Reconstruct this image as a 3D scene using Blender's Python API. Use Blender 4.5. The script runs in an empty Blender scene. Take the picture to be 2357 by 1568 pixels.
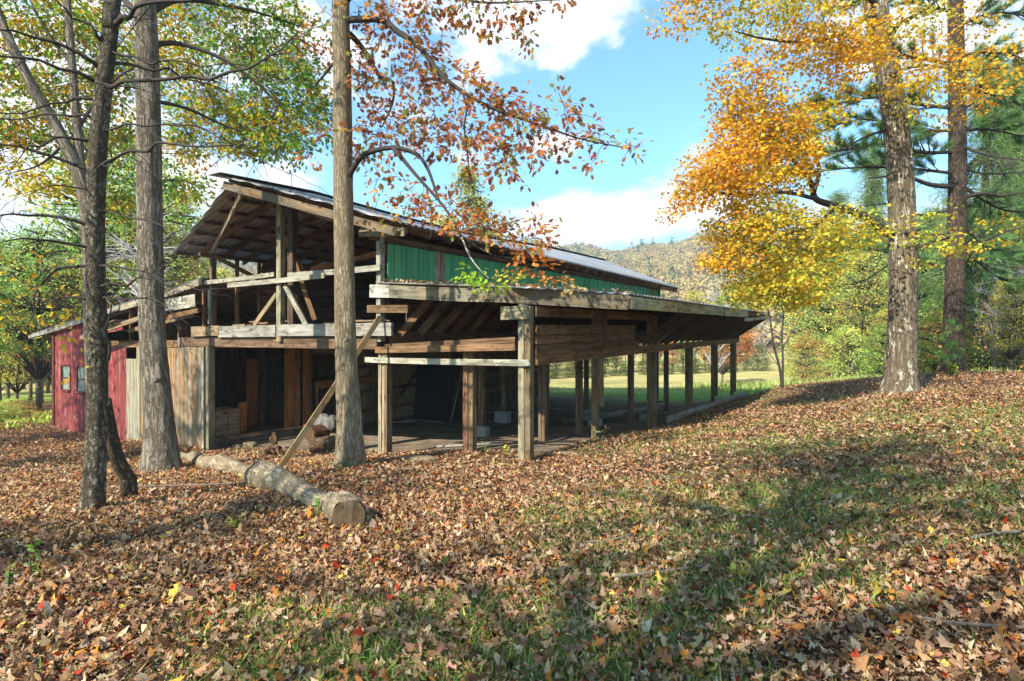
import bpy, math, random
import numpy as np
from mathutils import Vector

R = np.random.default_rng(11)
random.seed(5)
SC = bpy.context.scene
COL = SC.collection
T = math.radians

# ------------------------------------------------------------------ camera
# world: eye at the origin, +Y away from the viewer, +Z up; metres
FPX, HOR = 1349.28, 754.2          # focal length and eye level in photograph units (2357 wide)
cam_d = bpy.data.cameras.new('camera')
cam_d.sensor_width = 36.0
cam_d.lens = 36.0 * FPX / 2357.0
cam_d.shift_y = (HOR - 784.0) / 2357.0
cam_d.clip_end = 5000
cam_d.clip_start = 0.05
cam = bpy.data.objects.new('camera', cam_d)
COL.objects.link(cam)
cam.rotation_euler = (T(90), 0, 0)
SC.camera = cam


def at(x, y, d):
    """world point seen at photograph position x, y at distance d"""
    return np.array([(x - 1178.5) / FPX * d, d, (HOR - y) / FPX * d])


# barn frame: w metres from the outer post line towards the far lean-to, t metres along the barn, z above eye level
TH = 0.554
CW, SW = math.cos(TH), math.sin(TH)
BX, BY = 0.109, 10.617


def B(w, t, z):
    return np.array([BX - CW * w + SW * t, BY + SW * w + CW * t, z])


def to_barn(X, Y):
    dx, dy = X - BX, Y - BY
    return -CW * dx + SW * dy, SW * dx + CW * dy      # w, t


# ------------------------------------------------------------------ terrain height
_cp = np.array([
    (0, 0, -1.60), (-3, 0, -1.75), (3, 0, -1.5), (0, 3, -1.64), (0, -6, -1.3), (-6, -4, -1.8), (6, -4, -1.15), (-4, 3.5, -1.86),
    (4, 4, -1.5), (-1.65, 5.9, -2.04), (-5.02, 7.0, -2.21), (-2.73, 10, -2.38), (-6.35, 10.6, -2.62), (0.2, 10.6, -2.45),
    (-.9, 11.35, -2.47), (-2.8, 12.4, -2.71), (-8.07, 15.7, -3.29), (-9.5, 16.6, -3.32), (-11.9, 18, -3.48), (-16, 20.6, -3.52),
    (1.8, 13.36, -2.53), (3.8, 16.6, -2.9), (5.9, 19.95, -2.95), (7.83, 23.1, -3.07), (9.74, 26.2, -3.16),
    (5.9, 15.3, -2.25), (10.1, 22, -2.26), (9.6, 14.5, -1.62), (15, 20, -1.57), (17, 19, -1.5), (11.4, 20, -1.93), (5, 6, -1.58),
    (8, 9, -1.5), (11, 6, -1.2), (3, 9, -1.95), (3.3, 12, -2.2), (1.5, 8, -2.05), (14, 31, -3.2), (23, 30, -2.6), (32, 20, -1.5), (24, 12, -.9),
    (-3, 16, -3.0), (1, 19, -3.1), (-.7, 21.7, -3.2), (2, 32, -3.65), (10, 40, -4.0), (0, 45, -4.1), (22, 45, -4.0), (10, 60, -4.4), (-12, 60, -4.6),
    (34, 60, -4.3), (0, 100, -5), (45, 95, -4.8), (-24, 26, -3.8), (-20, 12, -3.2), (-14, 6, -2.6), (-34, 20, -4.0), (-34, 44, -4.4),
    (-12, 36, -4.0), (160, 160, -5), (-160, 160, -5), (160, -120, -3), (-160, -120, -5), (0, 250, -5), (0, -120, -1)])
_c2 = 1.2


def _phi(d2):
    return np.sqrt(d2 + _c2)


_n = len(_cp)
_A = np.zeros((_n + 3, _n + 3))
_d2 = ((_cp[:, None, :2] - _cp[None, :, :2]) ** 2).sum(-1)
_A[:_n, :_n] = _phi(_d2) - 0.02 * np.eye(_n)
_A[:_n, _n:] = np.c_[np.ones(_n), _cp[:, :2]]
_A[_n:, :_n] = _A[:_n, _n:].T
_co = np.linalg.solve(_A, np.r_[_cp[:, 2], 0, 0, 0])


def _vn(x, y, s, seed=0):
    """cheap smooth value noise in [-1, 1]"""
    x = np.asarray(x) * s + 17.3 * seed
    y = np.asarray(y) * s - 9.1 * seed
    xi, yi = np.floor(x).astype(np.int64), np.floor(y).astype(np.int64)
    fx, fy = x - xi, y - yi
    fx, fy = fx * fx * (3 - 2 * fx), fy * fy * (3 - 2 * fy)

    def h(a, b):
        k = (a * 374761393 + b * 668265263 + seed * 1442695041) & 0x7fffffff
        k = ((k ^ (k >> 13)) * 1274126177) & 0x7fffffff
        return ((k ^ (k >> 16)) & 0xffff) / 32767.5 - 1
    return (h(xi, yi) * (1 - fx) + h(xi + 1, yi) * fx) * (1 - fy) + (h(xi, yi + 1) * (1 - fx) + h(xi + 1, yi + 1) * fx) * fy


def G(X, Y):
    """ground height"""
    X = np.asarray(X, float); Y = np.asarray(Y, float)
    sh = X.shape
    x, y = X.ravel(), Y.ravel()
    out = np.empty(len(x))
    for i in range(0, len(x), 20000):
        d2 = (x[i:i + 20000, None] - _cp[None, :, 0]) ** 2 + (y[i:i + 20000, None] - _cp[None, :, 1]) ** 2
        out[i:i + 20000] = _phi(d2) @ _co[:_n] + _co[_n] + _co[_n + 1] * x[i:i + 20000] + _co[_n + 2] * y[i:i + 20000]
    out += 0.03 * _vn(x, y, .7, 1) + 0.015 * _vn(x, y, 2.1, 2)
    return out.reshape(sh)


def g1(x, y):
    return float(G(np.array([x]), np.array([y]))[0])


def ground_at(x, y, lo=1.0, hi=80.0):
    """distance at which the sight line through photograph position x, y meets the ground"""
    d = np.linspace(lo, hi, 1600)
    p = np.stack([(x - 1178.5) / FPX * d, d, (HOR - y) / FPX * d])
    dif = p[2] - G(p[0], p[1])
    k = np.where(dif < 0)[0]
    return float(d[k[0]]) if len(k) else hi


# ------------------------------------------------------------------ material helpers
class N:
    def __init__(s, name):
        s.m = bpy.data.materials.new(name)
        s.m.use_nodes = True
        s.t = s.m.node_tree
        s.t.nodes.clear()
        s.out = s.t.nodes.new('ShaderNodeOutputMaterial')

    def new(s, typ, ins=None, **kw):
        n = s.t.nodes.new('ShaderNode' + typ)
        for k, v in kw.items():
            setattr(n, k, v)
        for k, v in (ins or {}).items():
            if hasattr(v, 'is_output') or isinstance(v, bpy.types.NodeSocket):
                s.t.links.new(v, n.inputs[k])
            else:
                n.inputs[k].default_value = v
        return n

    def attr(s, name):
        return s.new('Attribute', attribute_name=name)

    def mapping(s, vec, scale, loc=(0, 0, 0)):
        return s.new('Mapping', {'Vector': vec, 'Scale': scale, 'Location': loc}).outputs['Vector']

    def noise(s, vec, scale, detail=4, rough=.55, dist=0.0):
        return s.new('TexNoise', {'Vector': vec, 'Scale': scale, 'Detail': detail, 'Roughness': rough, 'Distortion': dist}).outputs['Fac']

    def ramp(s, fac, stops, interp='LINEAR'):
        n = s.new('ValToRGB', {'Fac': fac})
        n.color_ramp.interpolation = interp
        e = n.color_ramp.elements
        while len(e) > 1:
            e.remove(e[-1])
        e[0].position, e[0].color = stops[0][0], tuple(stops[0][1]) + (1,)
        for p, c in stops[1:]:
            k = e.new(p); k.color = tuple(c) + (1,)
        return n.outputs['Color']

    def val(s, fac, stops):
        return s.ramp(fac, [(p, (c, c, c)) for p, c in stops])

    def mix(s, f, a, b, mode='MIX'):
        n = s.new('Mix', data_type='RGBA', blend_type=mode)
        for k, v in ((0, f), (6, a), (7, b)):
            if isinstance(v, bpy.types.NodeSocket):
                s.t.links.new(v, n.inputs[k])
            elif isinstance(v, (int, float)) and k == 0:
                n.inputs[k].default_value = v
            else:
                n.inputs[k].default_value = tuple(v) + (1,)
        return n.outputs[2]

    def math(s, op, a, b=0.0, clamp=False):
        n = s.new('Math', operation=op, use_clamp=clamp)
        for k, v in ((0, a), (1, b)):
            if isinstance(v, bpy.types.NodeSocket):
                s.t.links.new(v, n.inputs[k])
            else:
                n.inputs[k].default_value = v
        return n.outputs[0]

    def bump(s, h, strength, dist):
        return s.new('Bump', {'Height': h, 'Strength': strength, 'Distance': dist}).outputs['Normal']

    def princ(s, color, rough=.85, metal=0.0, normal=None, spec=.25):
        ins = {'Base Color': color if isinstance(color, bpy.types.NodeSocket) else tuple(color) + (1,), 'Roughness': rough, 'Metallic': metal,
               'Specular IOR Level': spec}
        if normal is not None:
            ins['Normal'] = normal
        return s.new('BsdfPrincipled', ins).outputs[0]

    def done(s, shader):
        s.t.links.new(shader, s.out.inputs['Surface'])
        return s.m


def wood_mat(name, dark, mid, light, grey=0.0, gcol=(.30, .29, .26), rough=.85):
    n = N(name)
    wc = n.attr('wc').outputs['Vector']
    grain = n.noise(n.mapping(wc, (1.3, 26, 26)), 1.0, 6, .62, .35)
    blot = n.noise(n.mapping(wc, (.9, 3.0, 3.0), (3, 1, 7)), 1.4, 4, .6)
    col = n.ramp(grain, [(.28, dark), (.5, mid), (.74, light)])
    if grey > 0:
        col = n.mix(n.val(blot, [(.5 - grey * .45, 0), (.72 - grey * .3, 1)]), col, n.ramp(grain, [(.3, tuple(c * .55 for c in gcol)), (.7, gcol)]))
    # water stains and knots
    st = n.val(n.noise(n.mapping(wc, (2.2, 5, 5), (9, 4, 1)), 1.7, 5, .7), [(.53, 0), (.66, .8)])
    col = n.mix(st, col, tuple(c * .5 for c in dark))
    wz = n.val(n.noise(n.mapping(wc, (.55, 2.2, 2.2), (1, 8, 2)), 2.2, 6, .72), [(.32, .52), (.55, 1.0), (.72, 1.16)])
    col = n.mix(1.0, col, wz, 'MULTIPLY')
    crack = n.val(n.noise(n.mapping(wc, (.5, 60, 60), (3, 3, 3)), 1.0, 3, .6), [(.30, .35), (.37, 1)])
    col = n.mix(1.0, col, crack, 'MULTIPLY')
    col = n.mix(1.0, col, n.attr('col').outputs['Color'], 'MULTIPLY')
    nor = n.bump(grain, .5, .006)
    return n.done(n.princ(col, rough, normal=nor))


def paint_mat(name, paint, paint2, wood_d, wood_l, wear):
    n = N(name)
    wc = n.attr('wc').outputs['Vector']
    grain = n.noise(n.mapping(wc, (1.3, 24, 24)), 1.0, 6, .62, .3)
    w = n.noise(n.mapping(wc, (1.0, 9, 9), (2, 5, 3)), 1.6, 6, .68)
    col = n.mix(n.noise(n.mapping(wc, (.8, 4, 4)), 1.5, 4), paint, paint2)
    col = n.mix(n.val(grain, [(.3, .5), (.55, 0)]), col, tuple(c * .5 for c in paint))
    col = n.mix(n.val(w, [(.62 - wear * .14, 0), (.70 - wear * .12, 1)]), col, n.ramp(grain, [(.3, wood_d), (.7, wood_l)]))
    col = n.mix(1.0, col, n.attr('col').outputs['Color'], 'MULTIPLY')
    return n.done(n.princ(col, .8, normal=n.bump(grain, .4, .005)))


def bark_mat(name, dark, mid, light, scale=1.0, patch=None, pf=(.55, .62), furrow=1.0, vz=.16, plate=.5, moss=0.0):
    """ridged bark: stretched furrows broken into plates, finer fibres, lichen or pale patches"""
    n = N(name)
    wc = n.attr('wc').outputs['Vector']              # around (m), along (m)
    st = n.mapping(wc, (1, vz, 1))
    warp = n.new('VectorMath', {0: st, 1: n.new('VectorMath', {0: n.new('TexNoise', {'Vector': n.mapping(wc, (1, .5, 1)), 'Scale': 13 * scale, 'Detail': 5, 'Roughness': .65}).outputs['Color'], 1: (.09 / scale, .05 / scale, .09 / scale)},
                                                 operation='MULTIPLY').outputs[0]}, operation='ADD').outputs[0]
    f1 = n.noise(warp, 15 * scale, 3, .55)
    r1 = n.math('ABSOLUTE', n.math('SUBTRACT', f1, .5))            # ridged: zero along the furrows
    fur = n.val(r1, [(.0, 0), (.045, .45), (.12, 1)])
    vor = n.new('TexVoronoi', {'Vector': n.new('VectorMath', {0: warp, 1: (1, 1.9, 1)}, operation='MULTIPLY').outputs[0], 'Scale': 19 * scale}, feature='DISTANCE_TO_EDGE').outputs['Distance']
    pl_ = n.val(vor, [(.0, 1 - plate), (.16, 1)])
    fine = n.noise(n.mapping(wc, (1, .28, 1)), 75 * scale, 6, .75)
    big = n.noise(n.mapping(wc, (1, .5, 1), (4, 2, 8)), 4.0, 5, .65)
    h = n.math('ADD', n.math('MULTIPLY', n.math('MULTIPLY', fur, pl_), .62), n.math('MULTIPLY', fine, .55))
    col = n.ramp(h, [(.18, dark), (.52, mid), (.92, light)])
    col = n.mix(n.val(big, [(.38, .5), (.64, 0)]), col, tuple(c * .7 for c in mid))
    if patch:
        pm = n.noise(n.mapping(wc, (1, .55, 1), (1, 6, 2)), 5.0, 8, .74)
        pm2 = n.math('ADD', pm, n.math('MULTIPLY', n.math('SUBTRACT', h, .6), .22))
        col = n.mix(n.val(pm2, [(pf[0], 0), (pf[1], 1)]), col, n.mix(fine, tuple(c * .62 for c in patch), patch))
    if moss:
        zc = n.new('SeparateXYZ', {0: n.new('TexCoord').outputs['Object']}).outputs[2]
        mm = n.math('SUBTRACT', n.noise(n.mapping(wc, (1, .6, 1), (7, 1, 3)), 8, 6, .7), n.math('MULTIPLY', zc, .42 / moss))
        col = n.mix(n.val(mm, [(.34, 0), (.46, .85)]), col, n.mix(fine, (.035, .05, .012), (.12, .14, .035)))
    col = n.mix(1.0, col, n.attr('col').outputs['Color'], 'MULTIPLY')
    return n.done(n.princ(col, .95, normal=n.bump(h, 1.0, .05 * furrow), spec=.08))


def leaf_mat(name, trans=.45, rough=.7, mottle=0.0):
    n = N(name)
    c = n.attr('col').outputs['Color']
    if mottle:
        oc = n.new('TexCoord').outputs['Object']
        c = n.mix(1.0, c, n.val(n.noise(oc, 55, 5, .7), [(.3, 1 - mottle), (.68, 1 + mottle * .6)]), 'MULTIPLY')
    d = n.new('BsdfDiffuse', {'Color': c}).outputs[0]
    t = n.new('BsdfTranslucent', {'Color': n.mix(1.0, c, (1.0, .95, .6), 'MULTIPLY')}).outputs[0]
    m = n.new('MixShader', {0: trans, 1: d, 2: t}).outputs[0]
    return n.done(m)


def flat_mat(name, col, rough=.8, metal=0.0, var=.25, scale=6, bump=.3, bd=.01, spec=.25):
    n = N(name)
    oc = n.new('TexCoord').outputs['Object']
    f = n.noise(oc, scale, 6, .65)
    c = n.ramp(f, [(.3, tuple(x * (1 - var) for x in col)), (.7, tuple(min(1, x * (1 + var)) for x in col))])
    return n.done(n.princ(c, rough, metal, n.bump(f, bump, bd), spec))


# ------------------------------------------------------------------ mesh helpers
def link_mesh(name, me, mat, parent=None, loc=None):
    o = bpy.data.objects.new(name, me)
    COL.objects.link(o)
    if mat is not None:
        me.materials.append(mat)
    if parent is not None:
        o.parent = parent
    if loc is not None:
        o.location = loc
    return o


def empty(name, loc, label, cat, group=None):
    o = bpy.data.objects.new(name, None)
    COL.objects.link(o)
    o.location = tuple(float(a) for a in loc)
    o.empty_display_size = .2
    return tag(o, label, cat, group)


def tag(o, label=None, cat=None, group=None, kind=None):
    if label: o['label'] = label
    if cat: o['category'] = cat
    if group: o['group'] = group
    if kind: o['kind'] = kind
    return o


def org(parent, loc=None):
    if loc is not None:
        return np.array(loc, float)
    return np.array(parent.location) if parent is not None else np.zeros(3)


class MB:
    """collects boards and tubes; build() links them as one mesh object"""
    def __init__(s):
        s.v, s.f, s.wc, s.col, s.n = [], [], [], [], 0

    def add(s, v, f, wc, col):
        s.v.append(np.asarray(v, float))
        s.f += [tuple(i + s.n for i in q) for q in f]
        s.wc.append(np.asarray(wc, float))
        c = np.asarray(col, float)
        s.col.append(np.tile(c, (len(v), 1)) if c.ndim == 1 else c)
        s.n += len(v)

    def board(s, p0, p1, w, h, up=(0, 0, 1), tint=None, vary=.13, skew=0.0, seg=1, sag=0.0):
        """bar from p0 to p1; w sideways, h along up"""
        p0, p1 = np.array(p0, float), np.array(p1, float)
        a = p1 - p0; L = np.linalg.norm(a); a /= L
        u = np.array(up, float); u = u - a * (u @ a)
        if np.linalg.norm(u) < 1e-6:
            u = np.array([1., 0, 0]) - a * a[0]
        u /= np.linalg.norm(u)
        sd = np.cross(a, u)
        if tint is None:
            tint = (1, 1, 1)
        tint = np.array(tint) * (1 + R.uniform(-vary, vary)) * (1 + R.uniform(-.04, .04, 3))
        off = R.uniform(0, 60, 3)
        v, wc = [], []
        for i in range(seg + 1):
            k = i / seg
            c = p0 + a * L * k - np.array([0, 0, sag]) * math.sin(math.pi * k)
            e = skew * (1 if i == 0 else (-1 if i == seg else 0))
            for (x, y) in ((-1, -1), (1, -1), (1, 1), (-1, 1)):
                v.append(c + sd * (x * w / 2) + u * (y * h / 2) + a * (e * y * h / 2))
                wc.append(off + np.array([k * L, x * w / 2, y * h / 2]))
        f = [(3, 2, 1, 0), tuple(4 * seg + j for j in (0, 1, 2, 3))]
        for i in range(seg):
            b = 4 * i
            for j in range(4):
                f.append((b + j, b + (j + 1) % 4, b + 4 + (j + 1) % 4, b + 4 + j))
        s.add(v, f, wc, tint)
        return s

    def tube(s, pts, rad, sides=8, tint=(1, 1, 1), cap=True, rough=0.0, lobes=0.0, seed=None):
        pts = np.asarray(pts, float); n = len(pts)
        rad = np.broadcast_to(np.asarray(rad, float), (n,)) if np.ndim(rad) == 0 else np.asarray(rad, float)
        tan = np.gradient(pts, axis=0)
        tan /= np.linalg.norm(tan, axis=1)[:, None] + 1e-9
        ref = np.array([1., 0, 0]) if abs(tan[0][0]) < .8 else np.array([0, 1., 0])
        ang = np.arange(sides) / sides * 2 * math.pi
        seg = np.r_[0, np.cumsum(np.linalg.norm(np.diff(pts, axis=0), axis=1))]
        off = R.uniform(0, 40, 3)
        ph = R.uniform(0, 6.28, 4)
        V, W = [], []
        u = np.cross(tan[0], ref); u /= np.linalg.norm(u)
        for i in range(n):
            u = u - tan[i] * (u @ tan[i]); u /= np.linalg.norm(u) + 1e-9
            w = np.cross(tan[i], u)
            r = rad[i] * np.ones(sides)
            if rough:
                r = r * (1 + rough * (np.sin(3 * ang + ph[0] + seg[i] * .7) * .5 + np.sin(5 * ang + ph[1] - seg[i] * 1.3) * .35 + R.normal(0, .35, sides)))
            V.append(pts[i] + np.cos(ang)[:, None] * u * r[:, None] + np.sin(ang)[:, None] * w * r[:, None])
            rr = max(rad[n // 2], .004)
            W.append(off + np.c_[np.cos(ang) * rr, np.full(sides, seg[i]), np.sin(ang) * rr])
        V = np.concatenate(V); W = np.concatenate(W)
        f = []
        for i in range(n - 1):
            for j in range(sides):
                a, b = i * sides + j, i * sides + (j + 1) % sides
                f.append((a, b, b + sides, a + sides))
        if cap:
            f.append(tuple(range(sides))[::-1]); f.append(tuple((n - 1) * sides + j for j in range(sides)))
        s.add(V, f, W, tint)
        return s

    def build(s, name, mat, parent=None, loc=None, smooth=False):
        o0 = org(parent, loc)
        V = np.concatenate(s.v) - o0
        me = bpy.data.meshes.new(name)
        me.from_pydata(V.tolist(), [], s.f)
        a = me.attributes.new('wc', 'FLOAT_VECTOR', 'POINT')
        a.data.foreach_set('vector', np.concatenate(s.wc).astype(np.float32).ravel())
        c = me.attributes.new('col', 'FLOAT_COLOR', 'POINT')
        cc = np.concatenate(s.col)
        c.data.foreach_set('color', np.c_[cc, np.ones(len(cc))].astype(np.float32).ravel())
        if smooth:
            me.polygons.foreach_set('use_smooth', [True] * len(me.polygons))
        me.update()
        return link_mesh(name, me, mat, parent, loc if parent is None else None)


def fast_mesh(name, V, faces, col, mat, parent=None, loc=None):
    """many copies of small polygons: V (n,3), faces (m,k) of equal size or list of such arrays, col (n,3)"""
    o0 = org(parent, loc)
    me = bpy.data.meshes.new(name)
    if not isinstance(faces, list):
        faces = [faces]
    me.vertices.add(len(V))
    me.vertices.foreach_set('co', (V - o0).astype(np.float32).ravel())
    loops = np.concatenate([f.ravel() for f in faces])
    tot = np.concatenate([np.full(len(f), f.shape[1]) for f in faces])
    me.loops.add(len(loops))
    me.loops.foreach_set('vertex_index', loops.astype(np.int32))
    me.polygons.add(len(tot))
    me.polygons.foreach_set('loop_start', np.r_[0, np.cumsum(tot)[:-1]].astype(np.int32))
    me.update(calc_edges=True)
    c = me.attributes.new('col', 'FLOAT_COLOR', 'POINT')
    c.data.foreach_set('color', np.c_[col, np.ones(len(col))].astype(np.float32).ravel())
    me.validate()
    return link_mesh(name, me, mat, parent, loc if parent is None else None)


# leaf outlines, unit length along +x from the stalk, y sideways
def _sym(h):
    h = np.array(h, float)
    return np.r_[h, (h * [1, -1])[::-1][1:-1] if h[0, 1] == 0 and h[-1, 1] == 0 else (h * [1, -1])[::-1]]


LEAF = {
    'simple': _sym([(0, 0), (.45, .3), (1, 0)]),
    'oval': _sym([(0, 0), (.22, .22), (.6, .27), (1, 0)]),
    'oak': _sym([(0, 0), (.22, .1), (.32, .34), (.45, .12), (.62, .4), (.72, .14), (.88, .22), (1, 0)]),
    'maple': _sym([(0, 0), (.02, .30), (.18, .27), (.28, .55), (.46, .30), (.58, .46), (.66, .17), (1, 0)]),
    'needle': np.array([(0, -.022), (1, -.012), (1, .012), (0, .022)]),
    'blade': np.array([(0, -.06), (.55, -.05), (1, 0), (.55, .05), (0, .06)]),
}


def rot_frames(xd, nd):
    x = xd / (np.linalg.norm(xd, axis=1)[:, None] + 1e-9)
    z = nd - x * (nd * x).sum(1)[:, None]
    z /= np.linalg.norm(z, axis=1)[:, None] + 1e-9
    y = np.cross(z, x)
    return x, y, z


def leaf_arrays(P, size, xd, nd, col, shape, curl=.15, fold=0.0, crumple=0.0):
    L = LEAF[shape]; k = len(L); n = len(P)
    x, y, z = rot_frames(xd, nd)
    size = np.broadcast_to(np.asarray(size, float), (n,))
    cu = curl * R.uniform(-1, 1.4, n)
    fo = fold * R.uniform(-.3, 1, n)
    zz = cu[:, None] * (L[:, 0] - .3) ** 2 * 1.6 + fo[:, None] * np.abs(L[:, 1]) * 1.5
    lx, ly = np.repeat(L[None, :, 0], n, 0), np.repeat(L[None, :, 1], n, 0)
    if crumple:
        lx = lx + R.normal(0, crumple * .45, (n, k)); ly = ly * R.uniform(.55, 1.05, (n, 1)) + R.normal(0, crumple * .45, (n, k)); zz = zz + R.normal(0, crumple, (n, k))
    V = P[:, None, :] + size[:, None, None] * (lx[:, :, None] * x[:, None, :] + ly[:, :, None] * y[:, None, :] + zz[:, :, None] * z[:, None, :])
    F = np.arange(n * k).reshape(n, k)
    C = np.repeat(col, k, axis=0)
    return V.reshape(-1, 3), F, C


def pick(pal, n, w=None, jit=.15):
    pal = np.array(pal, float)
    i = R.choice(len(pal), n, p=None if w is None else np.array(w, float) / sum(w))
    return np.clip(pal[i] * (1 + R.normal(0, jit, (n, 1))) * (1 + R.normal(0, jit * .35, (n, 3))), .004, .95)


def rand_dir(n):
    v = R.normal(size=(n, 3))
    return v / np.linalg.norm(v, axis=1)[:, None]


def smooth_line(pts, n=None, step=None):
    """Catmull-Rom through the points"""
    p = np.asarray(pts, float)
    q = np.vstack([2 * p[0] - p[1], p, 2 * p[-1] - p[-2]])
    L = np.linalg.norm(np.diff(p, axis=0), axis=1).sum()
    per = max(2, int(round((L / step if step else n) / (len(p) - 1))))
    out = []
    for i in range(len(p) - 1):
        a, b, c, d = q[i:i + 4]
        for t in np.arange(per) / per:
            out.append(.5 * (2 * b + (c - a) * t + (2 * a - 5 * b + 4 * c - d) * t ** 2 + (-a + 3 * b - 3 * c + d) * t ** 3))
    out.append(p[-1])
    return np.array(out)

# ------------------------------------------------------------------ light and sky
SUN_H = np.array([-.64, -.77])
SUN_EL = T(39)
sx, sy = SUN_H / np.linalg.norm(SUN_H) * math.cos(SUN_EL)
SUNV = Vector((sx, sy, math.sin(SUN_EL)))
ld = bpy.data.lights.new('sun', 'SUN')
ld.energy = 4.8
ld.angle = T(0.6)
ld.color = (1.0, .93, .80)
lo = bpy.data.objects.new('sun', ld)
COL.objects.link(lo)
lo.rotation_euler = (-SUNV).to_track_quat('-Z', 'Y').to_euler()

W = bpy.data.worlds.new('World')
SC.world = W
W.use_nodes = True
wt = W.node_tree
wt.nodes.clear()


def wn(typ, ins=None, **kw):
    n = wt.nodes.new('ShaderNode' + typ)
    for k, v in kw.items():
        setattr(n, k, v)
    for k, v in (ins or {}).items():
        if isinstance(v, bpy.types.NodeSocket):
            wt.links.new(v, n.inputs[k])
        else:
            n.inputs[k].default_value = v
    return n


def wm(op, a, b=0.0, clamp=False):
    return wn('Math', {0: a, 1: b}, operation=op, use_clamp=clamp).outputs[0]


sky = wn('TexSky', sky_type='NISHITA', sun_disc=False, sun_elevation=SUN_EL, sun_rotation=math.atan2(sx, sy), air_density=1.0, dust_density=.6, ozone_density=2.2)
sky.altitude = 200
gen = wn('TexCoord').outputs['Generated']
sep = wn('SeparateXYZ', {0: gen})
az = wm('ARCTAN2', sep.outputs[0], sep.outputs[1])
el = wm('ARCSINE', sep.outputs[2])
cn1 = wn('TexNoise', {'Vector': wn('Mapping', {'Vector': gen, 'Scale': (1, 1, 2.2)}).outputs[0], 'Scale': 5.0, 'Detail': 9, 'Roughness': .58, 'Distortion': .15}).outputs['Fac']
cn2 = wn('TexNoise', {'Vector': wn('Mapping', {'Vector': gen, 'Scale': (1, 1, 1.6), 'Location': (3, 5, 1)}).outputs[0], 'Scale': 17.0, 'Detail': 6, 'Roughness': .6}).outputs['Fac']
cov = None
# cumulus banks and wisps by bearing and height (radians), size, density
for (a, e, ra, re_, k) in ((.15, .175, .23, .062, 1.45), (.34, .20, .14, .085, 1.2), (.47, .15, .2, .06, .8), (.10, .50, .17, .062, 1.3), (-.16, .52, .20, .12, .75), (.07, .30, .05, .03, .55),
                          (-.34, .43, .2, .12, .6), (-.62, .26, .5, .22, .75), (-.55, .10, .5, .12, .8), (.62, .42, .3, .12, .5), (.80, .2, .3, .2, .75),
                          (.09, .445, .04, .04, .5), (.17, .46, .03, .035, .5), (1.6, .5, .7, .3, .7), (-1.7, .5, .7, .3, .7), (2.8, .6, .5, .3, .6)):
    dx = wm('DIVIDE', wm('SUBTRACT', az, a), ra)
    dy = wm('DIVIDE', wm('SUBTRACT', el, e), re_)
    q = wm('SUBTRACT', 1.0, wm('SQRT', wm('ADD', wm('MULTIPLY', dx, dx), wm('MULTIPLY', dy, dy))))
    q = wm('MULTIPLY', q, k)
    cov = q if cov is None else wm('MAXIMUM', cov, q)
cov = wm('MAXIMUM', cov, -.6)
cl = wm('ADD', wm('ADD', cov, wm('MULTIPLY', wm('SUBTRACT', cn1, .5), 2.6)), wm('MULTIPLY', wm('SUBTRACT', cn2, .5), .9))
mask = wn('MapRange', {0: cl, 1: .05, 2: .62, 3: 0.0, 4: 1.0}, interpolation_type='SMOOTHSTEP').outputs[0]
shade = wn('ValToRGB', {'Fac': wm('ADD', wm('MULTIPLY', cn2, .7), wm('MULTIPLY', cl, .35))})
shade.color_ramp.elements[0].position = .3
shade.color_ramp.elements[0].color = (.55, .62, .72, 1)
shade.color_ramp.elements[1].position = .72
shade.color_ramp.elements[1].color = (1, .99, .97, 1)
tintn = wn('Mix', {0: 1.0, 6: sky.outputs[0], 7: (.50, .93, 1.06, 1)}, data_type='RGBA', blend_type='MULTIPLY')
bg1 = wn('Background', {'Color': tintn.outputs[2], 'Strength': .15})
bg2 = wn('Background', {'Color': shade.outputs[0], 'Strength': .74})
mx = wn('MixShader', {0: mask, 1: bg1.outputs[0], 2: bg2.outputs[0]})
wo = wn('OutputWorld', {'Surface': mx.outputs[0]})

SC.view_settings.view_transform = 'Standard'
SC.view_settings.look = 'None'
SC.view_settings.exposure = 1.2
HAZE = .0008
SC.view_settings.gamma = 1.0
SC.cycles.max_bounces = 6
SC.cycles.diffuse_bounces = 4
SC.cycles.glossy_bounces = 2
SC.cycles.transmission_bounces = 4
SC.cycles.caustics_reflective = False
SC.cycles.caustics_refractive = False

# ------------------------------------------------------------------ materials
M = {}
M['wood_brown'] = wood_mat('wood_brown', (.080, .047, .027), (.20, .125, .073), (.33, .225, .145))
M['wood_orange'] = wood_mat('wood_orange', (.15, .055, .018), (.30, .125, .042), (.42, .20, .08))
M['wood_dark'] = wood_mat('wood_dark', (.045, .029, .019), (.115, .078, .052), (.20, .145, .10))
M['wood_tan'] = wood_mat('wood_tan', (.17, .10, .05), (.33, .22, .12), (.47, .34, .21), .35)
M['wood_grey'] = wood_mat('wood_grey', (.10, .08, .055), (.26, .22, .165), (.42, .38, .31), .55, (.42, .40, .35))
M['wood_post'] = wood_mat('wood_post', (.12, .085, .045), (.28, .21, .115), (.42, .34, .20), .5, (.36, .35, .27))
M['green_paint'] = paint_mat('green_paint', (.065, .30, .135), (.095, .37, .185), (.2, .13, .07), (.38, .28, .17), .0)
M['red_paint'] = paint_mat('red_paint', (.155, .020, .020), (.24, .052, .046), (.16, .07, .055), (.34, .21, .17), .55)
M['white_paint'] = paint_mat('white_paint', (.42, .44, .36), (.30, .31, .25), (.16, .12, .08), (.34, .27, .2), .9)


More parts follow.
